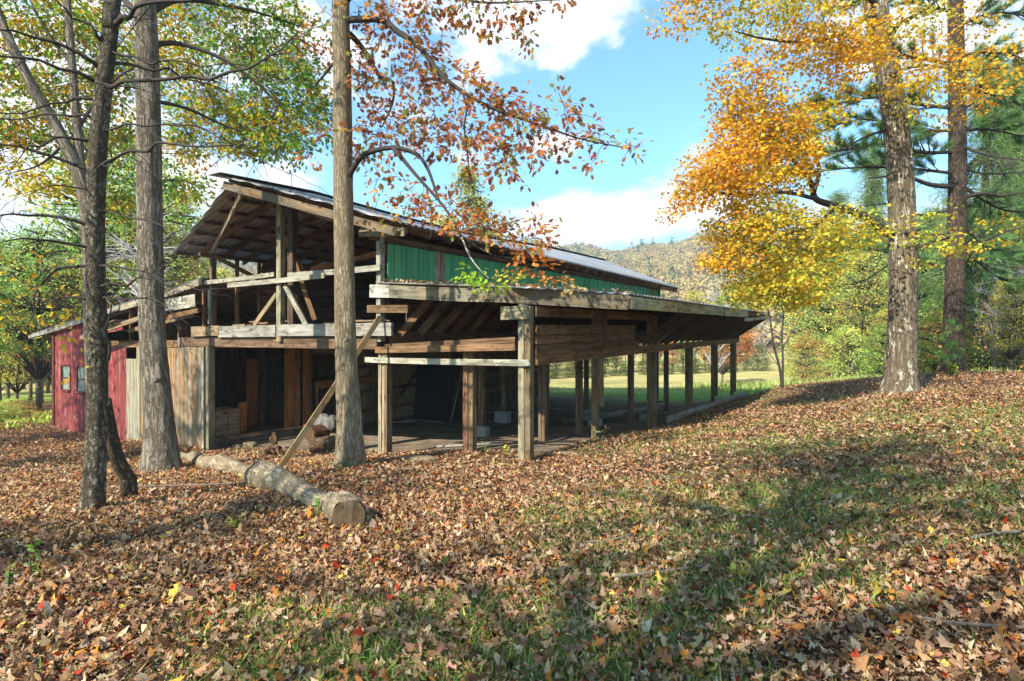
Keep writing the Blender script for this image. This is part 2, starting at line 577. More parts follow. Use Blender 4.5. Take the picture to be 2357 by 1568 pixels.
def metal_mat():
    n = N('roof_metal')
    oc = n.new('TexCoord').outputs['Object']
    a = n.noise(oc, .8, 6, .65)
    b = n.noise(n.mapping(oc, (1, 1, 1), (5, 5, 2)), 5, 6, .7)
    col = n.ramp(b, [(.35, (.27, .29, .31)), (.65, (.44, .46, .47))])
    col = n.mix(n.val(a, [(.54, 0), (.68, .8)]), col, n.ramp(b, [(.3, (.14, .085, .055)), (.7, (.28, .20, .14))]))
    col = n.mix(1.0, col, n.attr('col').outputs['Color'], 'MULTIPLY')
    return n.done(n.princ(col, .6, .15, n.bump(b, .15, .004), .5))


M['metal'] = metal_mat()
M['bark_grey'] = bark_mat('bark_grey', (.045, .034, .024), (.22, .18, .13), (.44, .38, .30), .85, vz=.11, plate=.35, moss=.5)
M['bark_dark'] = bark_mat('bark_dark', (.030, .023, .015), (.16, .13, .09), (.38, .34, .25), 1.0, vz=.30, plate=.75, furrow=1.2)
M['bark_oak'] = bark_mat('bark_oak', (.09, .066, .038), (.28, .215, .13), (.46, .37, .25), 1.7, furrow=.5, vz=.10, plate=.25, moss=.9)
M['bark_maple'] = bark_mat('bark_maple', (.045, .032, .02), (.19, .145, .095), (.34, .275, .195), 1.0, patch=(.66, .60, .47), pf=(.575, .615), furrow=.8, vz=.10, plate=.3, moss=.5)  # pale patches put the trunk's sun dapples into the bark colour
M['bark_pine'] = bark_mat('bark_pine', (.018, .012, .008), (.095, .066, .046), (.22, .165, .12), .9, vz=.22, plate=.6)
M['bark_log'] = bark_mat('bark_log', (.11, .075, .042), (.33, .25, .155), (.54, .44, .30), 1.5, patch=(.20, .16, .11), pf=(.50, .60), furrow=.3, vz=.10, plate=.15)
M['twig'] = flat_mat('twig', (.05, .04, .033), .9, scale=30)
M['twig_mid'] = flat_mat('twig_mid', (.17, .14, .11), .9, scale=30)
M['twig_pale'] = flat_mat('twig_pale', (.38, .35, .32), .9, scale=30)
M['leaf'] = leaf_mat('leaf', .5)
M['litter'] = leaf_mat('litter', .12, mottle=.34)
M['forest'] = leaf_mat('forest', .1)
M['grass'] = leaf_mat('grass', .35)
M['needles'] = leaf_mat('needles', .3)
M['concrete'] = flat_mat('concrete', (.30, .28, .25), .95, scale=14, var=.3)
M['stone'] = flat_mat('stone', (.20, .155, .09), .95, scale=9, var=.35)
M['black_sheet'] = flat_mat('black_sheet', (.012, .012, .012), .8, scale=5)
M['rotten'] = flat_mat('rotten', (.10, .055, .03), .95, scale=18, var=.6, bump=.8, bd=.02)
M['canvas'] = flat_mat('canvas', (.17, .165, .145), .9, scale=11, var=.45, bump=.7, bd=.02)
M['car_paint'] = flat_mat('car_paint', (.72, .75, .78), .25, var=.02, bump=0, spec=.5)
M['tyre'] = flat_mat('tyre', (.02, .02, .02), .8)


def glass_mat(name, col, rough):
    n = N(name)
    oc = n.new('TexCoord').outputs['Object']
    f = n.noise(oc, 3.0, 4, .6)
    return n.done(n.princ(n.ramp(f, [(.35, tuple(c * .7 for c in col)), (.65, col)]), rough, 0.0, None, .6))


M['old_glass'] = glass_mat('old_glass', (.21, .27, .23), .25)
M['car_glass'] = glass_mat('car_glass', (.03, .035, .04), .08)


def ground_mat():
    n = N('ground')
    oc = n.new('TexCoord').outputs['Object']
    mk = n.new('SeparateColor', {'Color': n.attr('mask').outputs['Color']})
    lit, grs, dirt = mk.outputs[0], mk.outputs[1], mk.outputs[2]
    vor = n.new('TexVoronoi', {'Vector': oc, 'Scale': 13.0, 'Randomness': 1.0})
    cell = n.new('SeparateColor', {'Color': vor.outputs['Color']}).outputs[0]
    leafc = n.ramp(cell, [(0, (.05, .028, .018)), (.22, (.15, .08, .048)), (.45, (.26, .15, .09)), (.62, (.34, .22, .14)), (.78, (.20, .10, .06)), (.88, (.40, .16, .05)), (.95, (.32, .05, .03)), (1, (.42, .30, .18))], 'CONSTANT')
    fine = n.noise(oc, 40, 4, .6)
    leafc = n.mix(n.val(vor.outputs['Distance'], [(.3, 0), (.62, .75)]), leafc, (.03, .02, .012))
    med = n.noise(oc, 2.2, 5, .6)
    gcol = n.ramp(n.math('ADD', n.math('MULTIPLY', fine, .6), n.math('MULTIPLY', med, .4)), [(.36, (.06, .085, .025)), (.5, (.14, .165, .05)), (.64, (.27, .27, .095))])
    dcol = n.ramp(n.noise(oc, 30, 6, .7), [(.3, (.13, .092, .06)), (.52, (.27, .205, .145)), (.7, (.42, .345, .27))])
    dcol = n.mix(n.val(med, [(.42, .6), (.6, 0)]), dcol, (.10, .07, .045))
    # hay-coloured meadow and the greener strip near the barn
    fs = n.attr('field').outputs['Color']
    fcol = n.mix(n.val(n.noise(oc, .35, 5, .6), [(.35, .55), (.65, 1)]), n.mix(fine, (.05, .09, .02), (.12, .16, .05)), fs)
    fcol = n.mix(n.val(fine, [(.3, .45), (.6, 0)]), fcol, (.06, .07, .025))
    soil = (.045, .03, .02)
    col = n.mix(lit, soil, leafc)
    col = n.mix(grs, col, gcol)
    col = n.mix(dirt, col, dcol)
    fmask = n.new('SeparateColor', {'Color': n.attr('fmask').outputs['Color']}).outputs[0]
    col = n.mix(fmask, col, fcol)
    h = n.math('ADD', fine, n.math('MULTIPLY', vor.outputs['Distance'], .7))
    return n.done(n.princ(col, .95, normal=n.bump(h, .6, .03), spec=.05))


def hill_mat():
    n = N('hillside')
    oc = n.new('TexCoord').outputs['Object']
    f = n.noise(oc, .03, 6, .65)
    c = n.ramp(f, [(.3, (.07, .08, .03)), (.5, (.20, .13, .06)), (.7, (.26, .15, .07))])
    return n.done(n.princ(c, 1.0, spec=0.0))


M['ground'] = ground_mat()
M['hill'] = hill_mat()

# ------------------------------------------------------------------ ground sheet
xs = np.r_[-1500, -900, -500, -300, -200, -150, -110, -80, -60, np.arange(-46, -20, 2), np.arange(-20, -13, .7), np.arange(-13, 15, .2), np.arange(15, 26, .7), np.arange(26, 50, 2), 60, 80, 110, 150, 200, 300, 500, 900, 1500]
ys = np.r_[-300, -150, -80, -40, -20, np.arange(-12, -1, .8), np.arange(-1, 22, .2), np.arange(22, 34, .5), np.arange(34, 70, 1.5), 74, 80, 90, 100, 120, 150, 200, 300, 500, 900, 1500]
XX, YY = np.meshgrid(xs, ys)
ZZ = G(np.clip(XX, -160, 160), np.clip(YY, -120, 220))
gw, gt = to_barn(XX, YY)
floor_in = np.clip((gw + .35) / .5, 0, 1) * np.clip((gt - .35 - .5 * _vn(XX, YY, .5, 4)) / .6, 0, 1) * np.clip((20.0 - gw) / .6, 0, 1) * np.clip((20.5 - gt) / 1.5, 0, 1)
hedge = _vn(XX, YY, .33, 7) * .25 + _vn(XX, YY, .9, 8) * .45 + _vn(XX, YY, 2.4, 9) * .40


def grass_bias(X, Y):
    """how grassy the leaf-strewn yard is at a place, about -1..1"""
    b = -.78 + .62 / (1 + np.exp(-(X + .55 - .10 * (Y - 4)) * 1.6)) + .30 / (1 + np.exp(-(X - 1.2) * 1.2))
    b = b + .5 * np.exp(-((X + 1.1) ** 2 / 1.4 + (Y - 3.5) ** 2 / .5)) + .3 * np.exp(-((X + .4) ** 2 + (Y - 2.6) ** 2) / .8)
    b = b - .30 * np.clip((Y - 9.5) / 4, 0, 1) - .25 * np.clip((X - 8) / 3, 0, 1)
    return b


gmask = np.clip((grass_bias(XX, YY) + hedge * 1.0 + .22) / .55, 0, 1)
fy = gt - 19.5
yard_right = 1 / (1 + np.exp(-(XX * .80 - YY * .0 + 0) / 1.0))
# field begins behind the barn and the crest of the bank
fm = np.clip((gt - 19.0 - np.clip(-gw - 1, 0, 50) * .25) / 2.5, 0, 1)
fm = np.maximum(fm, np.clip((YY - 25) / 3, 0, 1) * np.clip((XX - 4) / 3, 0, 1))
fm = np.maximum(fm, np.clip((YY - 30) / 5, 0, 1))
fm = np.maximum(fm, np.clip((np.hypot(XX, YY) - 60) / 10, 0, 1))
far = np.clip((YY - 33) / 6 + .4 * _vn(XX, YY, .12, 5), 0, 1)
fieldc = np.stack([.27 + far * .35, .46 + far * .05, .085 + far * .12], -1)
stripe = np.exp(-((YY - 43 - .05 * XX) / 1.2) ** 2)[..., None]
fieldc = fieldc * (1 - .25 * stripe)
# dirt track past the far bank
track = np.exp(-((YY - 46 - (XX - 22) * .35) / 1.3) ** 2) * np.clip((XX - 16) / 3, 0, 1)
fieldc = fieldc * (1 - track[..., None]) + track[..., None] * np.array([.50, .40, .27])
nV = XX.size
nx, ny = len(xs), len(ys)
idx = np.arange(nV).reshape(ny, nx)
F = np.stack([idx[:-1, :-1], idx[:-1, 1:], idx[1:, 1:], idx[1:, :-1]], -1).reshape(-1, 4)
ground = fast_mesh('ground', np.c_[XX.ravel(), YY.ravel(), ZZ.ravel()], F, np.ones((nV, 3)), M['ground'])
tag(ground, kind='structure')
ground.data.polygons.foreach_set('use_smooth', [True] * len(F))
for nm, arr in (('mask', np.stack([np.ones_like(XX), gmask * .85, floor_in], -1)), ('field', fieldc), ('fmask', np.stack([fm] * 3, -1))):
    a = ground.data.attributes.new(nm, 'FLOAT_COLOR', 'POINT')
    a.data.foreach_set('color', np.c_[arr.reshape(-1, 3), np.ones(nV)].astype(np.float32).ravel())

# ------------------------------------------------------------------ barn
barn = empty('barn', B(4.5, 9, -2.95), 'long derelict timber barn with an open front, green boarded side and two lean-to wings', 'barn')
AX = np.array([SW, CW, 0.0])      # along the barn
OUT = np.array([CW, -SW, 0.0])    # across, towards the near lean-to


def bd(name, mat, a, b, w, h, up=(0, 0, 1), **k):
    return MB().board(B(*a), B(*b), w, h, up, **k).build(name, M[mat], barn)


def post(w, t, zt, zb, width=.24, depth=.16, plies=2, mat='wood_post', name='post', short=None, cols=None):
    """built-up post; w, t is its near left corner"""
    m = MB()
    pw = width / plies
    for i in range(plies):
        z0 = zb if not (short and i == plies - 1) else zb + short
        m.board(B(w - pw * (i + .5), t + depth / 2 + .012 * (i % 2), z0), B(w - pw * (i + .5), t + depth / 2 + .012 * (i % 2), zt - .03 * (i % 2)), pw - .004, depth - .02 * (i % 2), AX,
                tint=(cols[i] if cols else None), vary=.2)
    return m.build(name, M[mat], barn)


def gz(w, t):
    p = B(w, t, 0)
    return g1(p[0], p[1])


WM, WR, WL = 3.448, 6.535, 9.622           # green wall, ridge, far aisle wall
TF = 18.7
BAY = [0, 3.227, 7.04, 10.98, 14.685, 18.306]


def zridge(t):
    return float(np.interp(t, [-1.7, .65, 4, 7, 10, 13, 19.6], [3.25, 3.34, 3.24, 3.19, 3.30, 3.43, 3.49]))


def zeave(t):
    return 2.085 - .0095 * t


WE, ZE = 2.62, 2.07                         # near eave
WE2, ZE2 = 10.75, 2.0                       # far eave
tan_l, grey_l, warm = (1.1, 1.05, .95), (1, 1, 1), (1.05, .98, .9)

# outer posts of the near lean-to
zt_ = [.42, .42, .36, -.5, -.5, -.5]
for i, t in enumerate(BAY):
    post(0, t, zt_[i], gz(-.1, t) - .3, .24, .165, 2, short=[None, 1.05, None, .62, .66, .55][i], cols=[(1.15, 1.1, 1.0), (.75, .62, .5)] if i == 0 else [(.72, .55, .38), (.8, .62, .42)])
# front posts under the gable and lean-to
post(WM + .02, 0, -.42, gz(WM, 0) - .3, .25, .16, 3, cols=[(1.1, 1.05, .95), (1.25, .95, .8), (.7, .55, .42)])
post(1.33, .12, -.36, gz(1.3, .1) - .3, .22, .16, 2, 'wood_brown', cols=[(1.35, 1.1, .9), (1.1, 1.15, 1.0)])
for (w, t, zt) in ((1.3, 3.07, -.4), (1.3, 5.1, -.4), (1.3, 9.03, -.4), (1.3, 12.8, -.4)):
    post(w, t, zt, gz(w, t) - .2, .16, .14, 2, 'wood_brown')
for k, t in enumerate((3.65, 7.26, 10.3, 14.7, 18.4)):
    blk = k in (0, 2)
    post(WM, t, -.1, gz(WM, t) + (.28 if blk else -.2), .14, .14, 2, 'wood_brown')
post(5.0, 7.1, -.2, gz(5.0, 7.1) + .36, .17, .15, 2, 'wood_brown')
# gable posts
post(WM + .06, -.02, 1.98, .12, .12, .13, 1, 'wood_grey', name='upper_post')
post(WM + .06, .0, .12, -.3, .12, .13, 1, 'wood_grey', name='upper_post', cols=[(.9, .9, .9)])
post(6.72, -.10, 3.0, -.33, .16, .13, 1, 'wood_post', name='centre_post', cols=[(1.12, 1.12, .95)])
post(6.52, .06, 3.02, -.05, .20, .14, 1, 'wood_dark', name='centre_post')
post(9.66, 0, 2.0, .05, .12, .13, 1, 'wood_brown', name='upper_post')
post(9.70, -.02, 1.0, .1, .10, .06, 1, 'wood_post', name='upper_post')

# loft deck, white header beam and brown beam below it
hb = MB()
for (a, b, z0, z1, tint) in ((10.35, 9.05, .02, -.245, (.9, .68, .42)), (9.1, 6.75, .03, -.255, (.98, .96, .88)), (6.66, 3.0, .07, -.205, (.96, .95, .88))):
    hb.board(B(a, -.07, (z0 + z1) / 2), B(b, -.07, (z0 + z1) / 2 + .035), .07, z0 - z1, tint=tint, vary=.03)
hb.build('header_beam', M['wood_grey'], barn)
bd('header_beam', 'wood_brown', (11.1, .03, -.40), (3.5, .03, -.335), .10, .25, tint=(.85, .8, .75))
post(11.12, -.05, -.27, -.535, .11, .04, 1, 'wood_grey', name='beam_end')
m = MB()
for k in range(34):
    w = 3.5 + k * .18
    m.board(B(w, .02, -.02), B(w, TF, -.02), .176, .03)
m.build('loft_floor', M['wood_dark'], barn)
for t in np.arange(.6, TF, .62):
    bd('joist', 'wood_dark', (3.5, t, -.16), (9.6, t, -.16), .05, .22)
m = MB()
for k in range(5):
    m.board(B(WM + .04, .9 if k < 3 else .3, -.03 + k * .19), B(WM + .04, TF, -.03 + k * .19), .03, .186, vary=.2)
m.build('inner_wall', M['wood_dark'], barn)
m = MB()
for k in range(33):
    w = 3.5 + k * .188
    m.board(B(w, TF + .04, -.3), B(w, TF + .04, 2.1 + (1.3 - .40 * abs(w - WR))), .184, .03, AX, vary=.25)
m.build('far_gable', M['wood_brown'], barn)
# beams along the aisles
bd('beam', 'wood_brown', (WM - .2, .15, -.28), (WM - .2, TF, -.28), .10, .33, tint=(.62, .58, .55))
bd('beam', 'wood_brown', (WL, .2, -.45), (WL, TF, -.45), .10, .26, tint=(.8, .7, .6))
bd('beam', 'wood_brown', (WM + .05, -.03, -.475), (.05, .0, -.35), .07, .13, tint=(1.05, .95, .75))
bd('beam', 'wood_brown', (WM - .15, .05, -.40), (.1, .08, -.22), .05, .10, tint=(.7, .62, .55))
bd('beam', 'wood_brown', (1.2, .3, -.42), (1.2, TF, -.42), .09, .2, tint=(.6, .55, .5))
# outer beam and the boards above it
bd('beam', 'wood_brown', (-.29, .17, -.58), (-.29, 11.2, -.58), .05, .195, tint=(.92, .72, .5))
bd('beam', 'wood_brown', (-.285, 11.2, -.575), (-.285, 18.65, -.575), .05, .19, tint=(.95, .75, .52))
for (z0, z1, te) in ((.385, .195, 6.7), (.05, -.13, 5.3), (-.145, -.30, 5.25), (-.315, -.475, 5.55)):
    bd('wall_board', 'wood_brown', (-.285, .16, (z0 + z1) / 2), (-.285, te, (z0 + z1) / 2 + R.uniform(-.015, .015)), .03, z0 - z1, tint=(.66, .54, .42), vary=.2)
for t in (3.2, 6.4):
    post(-.30, t, .36, -.48, .03, .17, 1, 'wood_brown', name='cleat', cols=[(.62, .5, .4)])
# light plank nailed across the front, stub bracket on the corner post
bd('plank', 'wood_grey', (3.80, -.045, -.69), (-.27, -.035, -.63), .035, .115, tint=(1.2, 1.22, 1.05), sag=.01, seg=4)
bd('bracket', 'wood_post', (.32, -.02, .26), (-.22, -.02, .27), .14, .24, tint=(1.05, 1.02, .8))
# lean-to roof: plane falling gently towards the outer eave
ZW, ZO = .92, .60


def zl(w):
    return ZO + (ZW - ZO) * (w + 1.6) / (WM + 1.6)


for i, t in enumerate(np.arange(.3, 18.6, .75)):
    w0 = -1.5 if t > 1.6 else -1.5 + max(0, (1.33 - t)) * 1.2
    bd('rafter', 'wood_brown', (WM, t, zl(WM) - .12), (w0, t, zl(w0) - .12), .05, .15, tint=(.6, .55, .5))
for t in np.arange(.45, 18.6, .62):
    bd('strut', 'wood_brown', (3.25, t, -.14), (2.2, t + .02, .80), .05, .17, OUT, tint=(.85, .74, .60) if t < 3 else (.5, .42, .35), vary=.2)  # struts behind the front bay tinted darker, shade put into their colour
for t in np.arange(5.55, 18.7, .72):
    bd('strut', 'wood_brown', (-.16, t, -.47), (-1.5, t + .03, .42), .045, .075, OUT, tint=(.62, .52, .42), vary=.15)
for w in (2.6, 1.6, .6, -.3, -1.2):
    t0 = .1 if w > 0 else .1 + 1.25 * (-w / 1.6)
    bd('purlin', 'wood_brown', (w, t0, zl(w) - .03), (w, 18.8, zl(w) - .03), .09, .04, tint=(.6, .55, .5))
m = MB()
for k in range(20):
    w = -.2 + k * .185
    m.board(B(w, 18.82, -.62), B(w, 18.82, zl(w) - .02), .18, .03, AX, vary=.2)
m.build('end_boards', M['wood_dark'], barn)
# rake and eave fascia of the lean-to
bd('fascia', 'wood_grey', (3.66, -.04, .78), (3.10, -.05, .755), .04, .27, tint=(1.3, 1.3, 1.25))
bd('fascia', 'wood_post', (3.10, -.05, .755), (.20, -.06, .585), .04, .26, tint=(.72, .68, .62), seg=3, sag=.02)
bd('fascia', 'wood_post', (.20, -.06, .585), (-1.62, 1.27, .46), .04, .27, tint=(.60, .54, .46))
bd('fascia', 'wood_post', (-1.63, 1.33, .46), (-1.63, 9.2, .475), .035, .23, tint=(1.25, 1.2, .92))
bd('fascia', 'wood_post', (-1.63, 9.32, .47), (-1.63, 13.2, .475), .035, .23, tint=(1.15, 1.05, .80))
bd('fascia', 'wood_brown', (-1.60, 13.3, .49), (-1.58, 18.8, .50), .03, .12, tint=(.8, .65, .5))
bd('soffit_board', 'wood_grey', (-1.45, 13.6, .28), (-1.72, 18.5, .46), .03, .12, tint=(1.5, 1.4, 1.2))
bd('joist', 'wood_brown', (3.75, -.02, .40), (2.6, -.02, .38), .06, .16, tint=(.9, .85, .7))


def sheet(name, pos, t0f, t1, nv, v1f, lam=.19, amp=.018, dt=.024, seam=.66, mat='metal', dull=1.0):
    """corrugated sheets: pos(t, v) for v 0..1 down the slope"""
    ts = np.arange(t0f, t1, dt)
    V, Fq, C = [], [], []
    tints = R.uniform(.82, 1.12, 400) * dull
    warmth = R.uniform(-.06, .10, 400)
    for i, t in enumerate(ts):
        v0, v1 = v1f(t)
        for j in range(nv + 1):
            v = v0 + (v1 - v0) * j / nv
            p = B(*pos(t, v))
            p[2] += amp * math.sin(2 * math.pi * t / lam)
            V.append(p)
            k = int((t + 5) / seam) * 3 + int(v * 2.01)
            C.append(np.array([1 + warmth[k], 1, 1 - warmth[k]]) * tints[k])
        if i:
            b = (i - 1) * (nv + 1)
            for j in range(nv):
                Fq.append((b + j, b + j + 1, b + nv + 2 + j, b + nv + 1 + j))
    o = fast_mesh(name, np.array(V), np.array(Fq), np.array(C), M[mat], barn)
    sol = o.modifiers.new('thickness', 'SOLIDIFY')
    sol.thickness = .004
    return o


rag = R.uniform(-.09, .09, 200)
sheet('roof_sheet', lambda t, v: (WR + (WE - WR) * v, t, zridge(t) + (zeave(t) - zridge(t)) * v + .03), -1.69, 19.45, 5, lambda t: (0, min(1, (t + 1.72) / 1.25)), dull=.72)
sheet('roof_sheet', lambda t, v: (WR + (WE2 - WR) * v, t, zridge(t) + (ZE2 - zridge(t)) * v + .03), -1.28, 19.45, 5, lambda t: (0, min(1, (t + 1.30) / .85 + rag[int((t + 2) / .33)] * (t < .2))))
sheet('roof_sheet', lambda t, v: (WM + (-1.66 - WM) * v, t, zl(WM + (-1.66 - WM) * v) + .03), -.1, 18.95, 4, lambda t: (0, min(1, .70 + .3 * (t + .1) / 1.45 + .012 * rag[int((t + 2) / .33)] * 8)), dull=.9)
# ridge cap
m = MB()
tk = [-1.78, .65, 4, 7, 10, 13, 19.5]
for s in (-1, 1):
    for t0_, t1_ in zip(tk[:-1], tk[1:]):
        m.board(B(WR + s * .11, t0_, zridge(t0_) + .045), B(WR + s * .11, t1_ + .02, zridge(t1_) + .045), .24, .008, (0, 0, 1), tint=(.8, .78, .75))
m.build('ridge_cap', M['metal'], barn)


def purlin(w1, z1f, v, s0, wd, hh, tint):
    """timber along the roof slope at fraction v between ridge and eave"""
    m = MB()
    tq = [s0] + [t for t in (.65, 4, 7, 10, 13) if t > s0] + [19.4]
    for t0_, t1_ in zip(tq[:-1], tq[1:]):
        f = lambda t: zridge(t) + (z1f(t) - zridge(t)) * v - .02
        m.board(B(WR + (w1 - WR) * v, t0_, f(t0_)), B(WR + (w1 - WR) * v, t1_, f(t1_)), wd, hh, tint=tint, vary=.05)
    m.build('purlin', M['wood_brown'], barn)


# main roof timbers
for t in np.arange(.03, 19.2, .74):
    zr = zridge(t) - .09
    bd('rafter', 'wood_brown', (WR, t, zr), (WE + .06, t, zeave(t) - .09), .05, .16, tint=(.85, .74, .66))
    bd('rafter', 'wood_brown', (WR, t, zr), (WE2 - .3, t, ZE2 - .07), .05, .16, tint=(1.02, .82, .68))
bd('barge_rafter', 'wood_tan', (WR, -1.55, 3.10), (WE - .05, -.42, 1.90), .05, .17, tint=(.72, .66, .56))
bd('barge_rafter', 'wood_tan', (WR - .1, -1.15, 3.05), (9.55, .02, 2.03), .05, .15, tint=(1.05, .95, .75))
bd('fascia', 'wood_tan', (6.25, -1.30, 3.0), (3.9, -.62, 2.20), .03, .12, tint=(.95, .88, .74))
bd('fascia', 'wood_post', (3.7, -.30, 2.0), (2.45, -.30, 1.90), .05, .17, tint=(.75, .66, .52))
for k in range(7):
    v = .04 + k * .155
    purlin(WE, zeave, v, -1.55 + 1.2 * v, .12, .05, (.85, .7, .62))
    purlin(WE2, lambda t: ZE2, v, -1.12 + .8 * v + R.uniform(0, .12), .13, .05, (.72, .52, .45))
bd('top_plate', 'wood_brown', (WL, -.3, 1.93), (WL, 19.2, 1.93), .10, .09, tint=(.7, .6, .5))
bd('top_plate', 'wood_brown', (WM, -.25, 1.90), (WM, 19.2, 1.90), .10, .12, tint=(.7, .62, .55))
bd('tie_beam', 'wood_orange', (7.3, 1.4, 1.55), (WM + .05, 1.4, 1.95), .05, .14, tint=(.85, .85, .85))
bd('tie_beam', 'wood_brown', (9.5, 3.6, 1.75), (WM + .05, 3.6, 1.75), .05, .16)
# braces in the gable
for a, b, mt, tn in (((6.70, .02, 2.55), (5.88, .35, .18), 'wood_brown', (.95, .8, .65)), ((6.76, -.06, .80), (7.68, -.03, .05), 'wood_post', (1.0, .8, .6)), ((6.45, -.06, 1.0), (5.72, -.04, .06), 'wood_grey', (1.0, 1.0, .9)),
                     ((6.3, .10, .75), (5.95, .12, .05), 'wood_brown', (1.1, .8, .7)), ((9.55, .06, 1.92), (9.55, 1.5, 1.35), 'wood_tan', (.85, .75, .55)), ((6.62, -.14, 2.4), (6.35, .5, 1.2), 'wood_tan', (.9, .7, .5))):
    bd('brace', mt, a, b, .045, .115, tint=tn)
for (a, b, z0, z1, h) in ((9.72, 6.78, 1.20, 1.28, .105), (8.62, 4.92, 1.08, 1.16, .115), (6.30, 3.30, 1.235, 1.255, .125)):
    bd('railing_board', 'wood_grey', (a, -.13 if a == 8.62 else -.09, z0), (b, -.18 if a == 8.62 else -.11, z1), .04, h, tint=(1.12, 1.08, .98), seg=3, sag=.012)
# studs and walls of the loft
for t in np.arange(.74, 19, .74):
    bd('stud', 'wood_brown', (WM + .0, t, .85), (WM + .0, t, 1.88), .05, .10, AX, tint=(.85, .75, .65))
for t in (.78, 1.47):
    bd('stud', 'wood_brown', (WL, t, 0), (WL, t, 1.9), .05, .10, AX, tint=(1.05, .85, .7))
m = MB()
for k in range(20):
    z = .02 + k * .095
    m.board(B(WL + .03, 1.55 + R.uniform(0, .05), z), B(WL + .03, 19, z), .03 + .008 * (k % 2), .092, vary=.3)
m.build('loft_wall', M['wood_brown'], barn)
m = MB()
for k in range(30):
    m.board(B(4.0 + k * .185, 7.4, 0), B(4.0 + k * .185, 7.4, 2.6 - .28 * abs(4.0 + k * .185 - WR)), .18, .025, AX, vary=.3)
m.build('loft_wall', M['wood_dark'], barn)
# green boarded side
m, was = MB(), None
t = .16
k = 0
while t < 18.6:
    wd = .195 + R.uniform(-.012, .012)
    isn = (1.55 < t < 1.95) or (14.35 < t < 14.8) or (17.25 < t < 17.8)
    if was is not None and isn != was:
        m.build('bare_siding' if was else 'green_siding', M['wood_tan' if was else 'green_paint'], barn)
        m = MB()
    was = isn
    zb_, zt2 = .8 + R.uniform(-.02, .0), 1.80 + R.uniform(-.008, .008) - .004 * (k % 2)
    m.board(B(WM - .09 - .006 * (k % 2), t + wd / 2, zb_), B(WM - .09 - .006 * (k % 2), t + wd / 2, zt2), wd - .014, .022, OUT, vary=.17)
    t += wd; k += 1
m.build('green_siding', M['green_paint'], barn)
m = MB().board(B(WM - .03, .2, 1.3), B(WM - .03, 18.6, 1.3), .02, .98)
m.build('siding_backing', M['wood_dark'], barn)
bd('corner_post', 'wood_brown', (WM - .1, 18.65, .5), (WM - .1, 18.65, 1.85), .12, .14, AX, tint=(.9, .6, .45))
bd('fascia', 'wood_brown', (WE + .1, 17.0, zeave(17) - .12), (WE + .1, 19.4, zeave(19.4) - .12), .05, .15, tint=(1.0, .75, .6))
bd('fascia', 'wood_brown', (WR, 19.35, 3.38), (WE + .05, 19.35, zeave(19) - .06), .05, .16, tint=(1.0, .75, .6))

# ground floor: far aisle wall, room front
m = MB()
t = 4.7
while t < 10.6:
    m.board(B(WL + .05, t, gz(WL, t) - .1), B(WL + .05, t, -.5), .025, .165, AX, tint=(1.1, .95, .75), vary=.3)
    t += .175
m.build('aisle_wall', M['wood_tan'], barn)
m = MB()
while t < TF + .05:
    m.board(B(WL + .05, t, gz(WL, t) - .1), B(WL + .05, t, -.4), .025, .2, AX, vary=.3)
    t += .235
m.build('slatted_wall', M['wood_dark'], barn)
for z in (-1.35, -2.2, -2.9):
    bd('girt', 'wood_brown', (WL - .02, 4.7, z), (WL - .02, TF, z), .04, .12, tint=(.9, .85, .75))
bd('brace', 'wood_dark', (WL - .06, 7.3, -2.55), (WL - .06, 8.7, -1.35), .04, .12, OUT)
for t in (4.65, 6.1, 10.9, 14.5, 18.6):
    post(WL + .08, t, -.4, gz(WL, t) - .2, .16, .15, 2, 'wood_brown', cols=[(.9, .75, .6)] * 2)
post(9.72, -.06, -.5, gz(9.7, 0) - .25, .14, .17, 1, 'wood_post', name='post', cols=[(1.15, 1.0, .72)])
post(9.95, -.05, -.52, gz(9.9, 0) - .25, .10, .10, 1, 'wood_grey', name='post', cols=[(1.3, 1.25, 1.1)])
post(9.66, 3.02, -.5, gz(WL, 3) - .25, .16, .20, 2, 'wood_orange', name='post', cols=[(.9, .9, .85), (.7, .7, .7)])
bd('panel', 'wood_orange', (WL + .12, 2.70, -3.05), (WL + .12, 2.70, -.52), .03, .55, AX, tint=(1.05, 1.0, .95))
bd('panel', 'wood_tan', (WL - .02, 3.35, -.70), (WL - .02, 6.0, -.68), .02, .30, tint=(1.1, .98, .8))
bd('sill', 'wood_tan', (WL + .02, .1, -3.17), (WL + .02, 3.1, -3.17), .12, .20, tint=(.62, .55, .46))
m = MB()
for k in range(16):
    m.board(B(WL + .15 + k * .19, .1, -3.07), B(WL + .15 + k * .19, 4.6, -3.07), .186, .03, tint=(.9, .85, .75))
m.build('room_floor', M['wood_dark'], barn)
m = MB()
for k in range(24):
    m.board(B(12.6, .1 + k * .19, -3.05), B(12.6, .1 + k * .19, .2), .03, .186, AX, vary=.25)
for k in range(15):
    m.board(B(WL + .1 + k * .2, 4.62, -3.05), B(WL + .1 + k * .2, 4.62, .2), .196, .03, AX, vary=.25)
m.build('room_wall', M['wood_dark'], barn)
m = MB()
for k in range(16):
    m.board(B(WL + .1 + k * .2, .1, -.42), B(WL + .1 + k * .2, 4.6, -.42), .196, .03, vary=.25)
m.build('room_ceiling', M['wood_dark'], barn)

# far lean-to: front wall of bare and red boards, roof, windows
def zl2(w):
    return 1.32 - (w - 9.7) * (1.60 / 11.1)


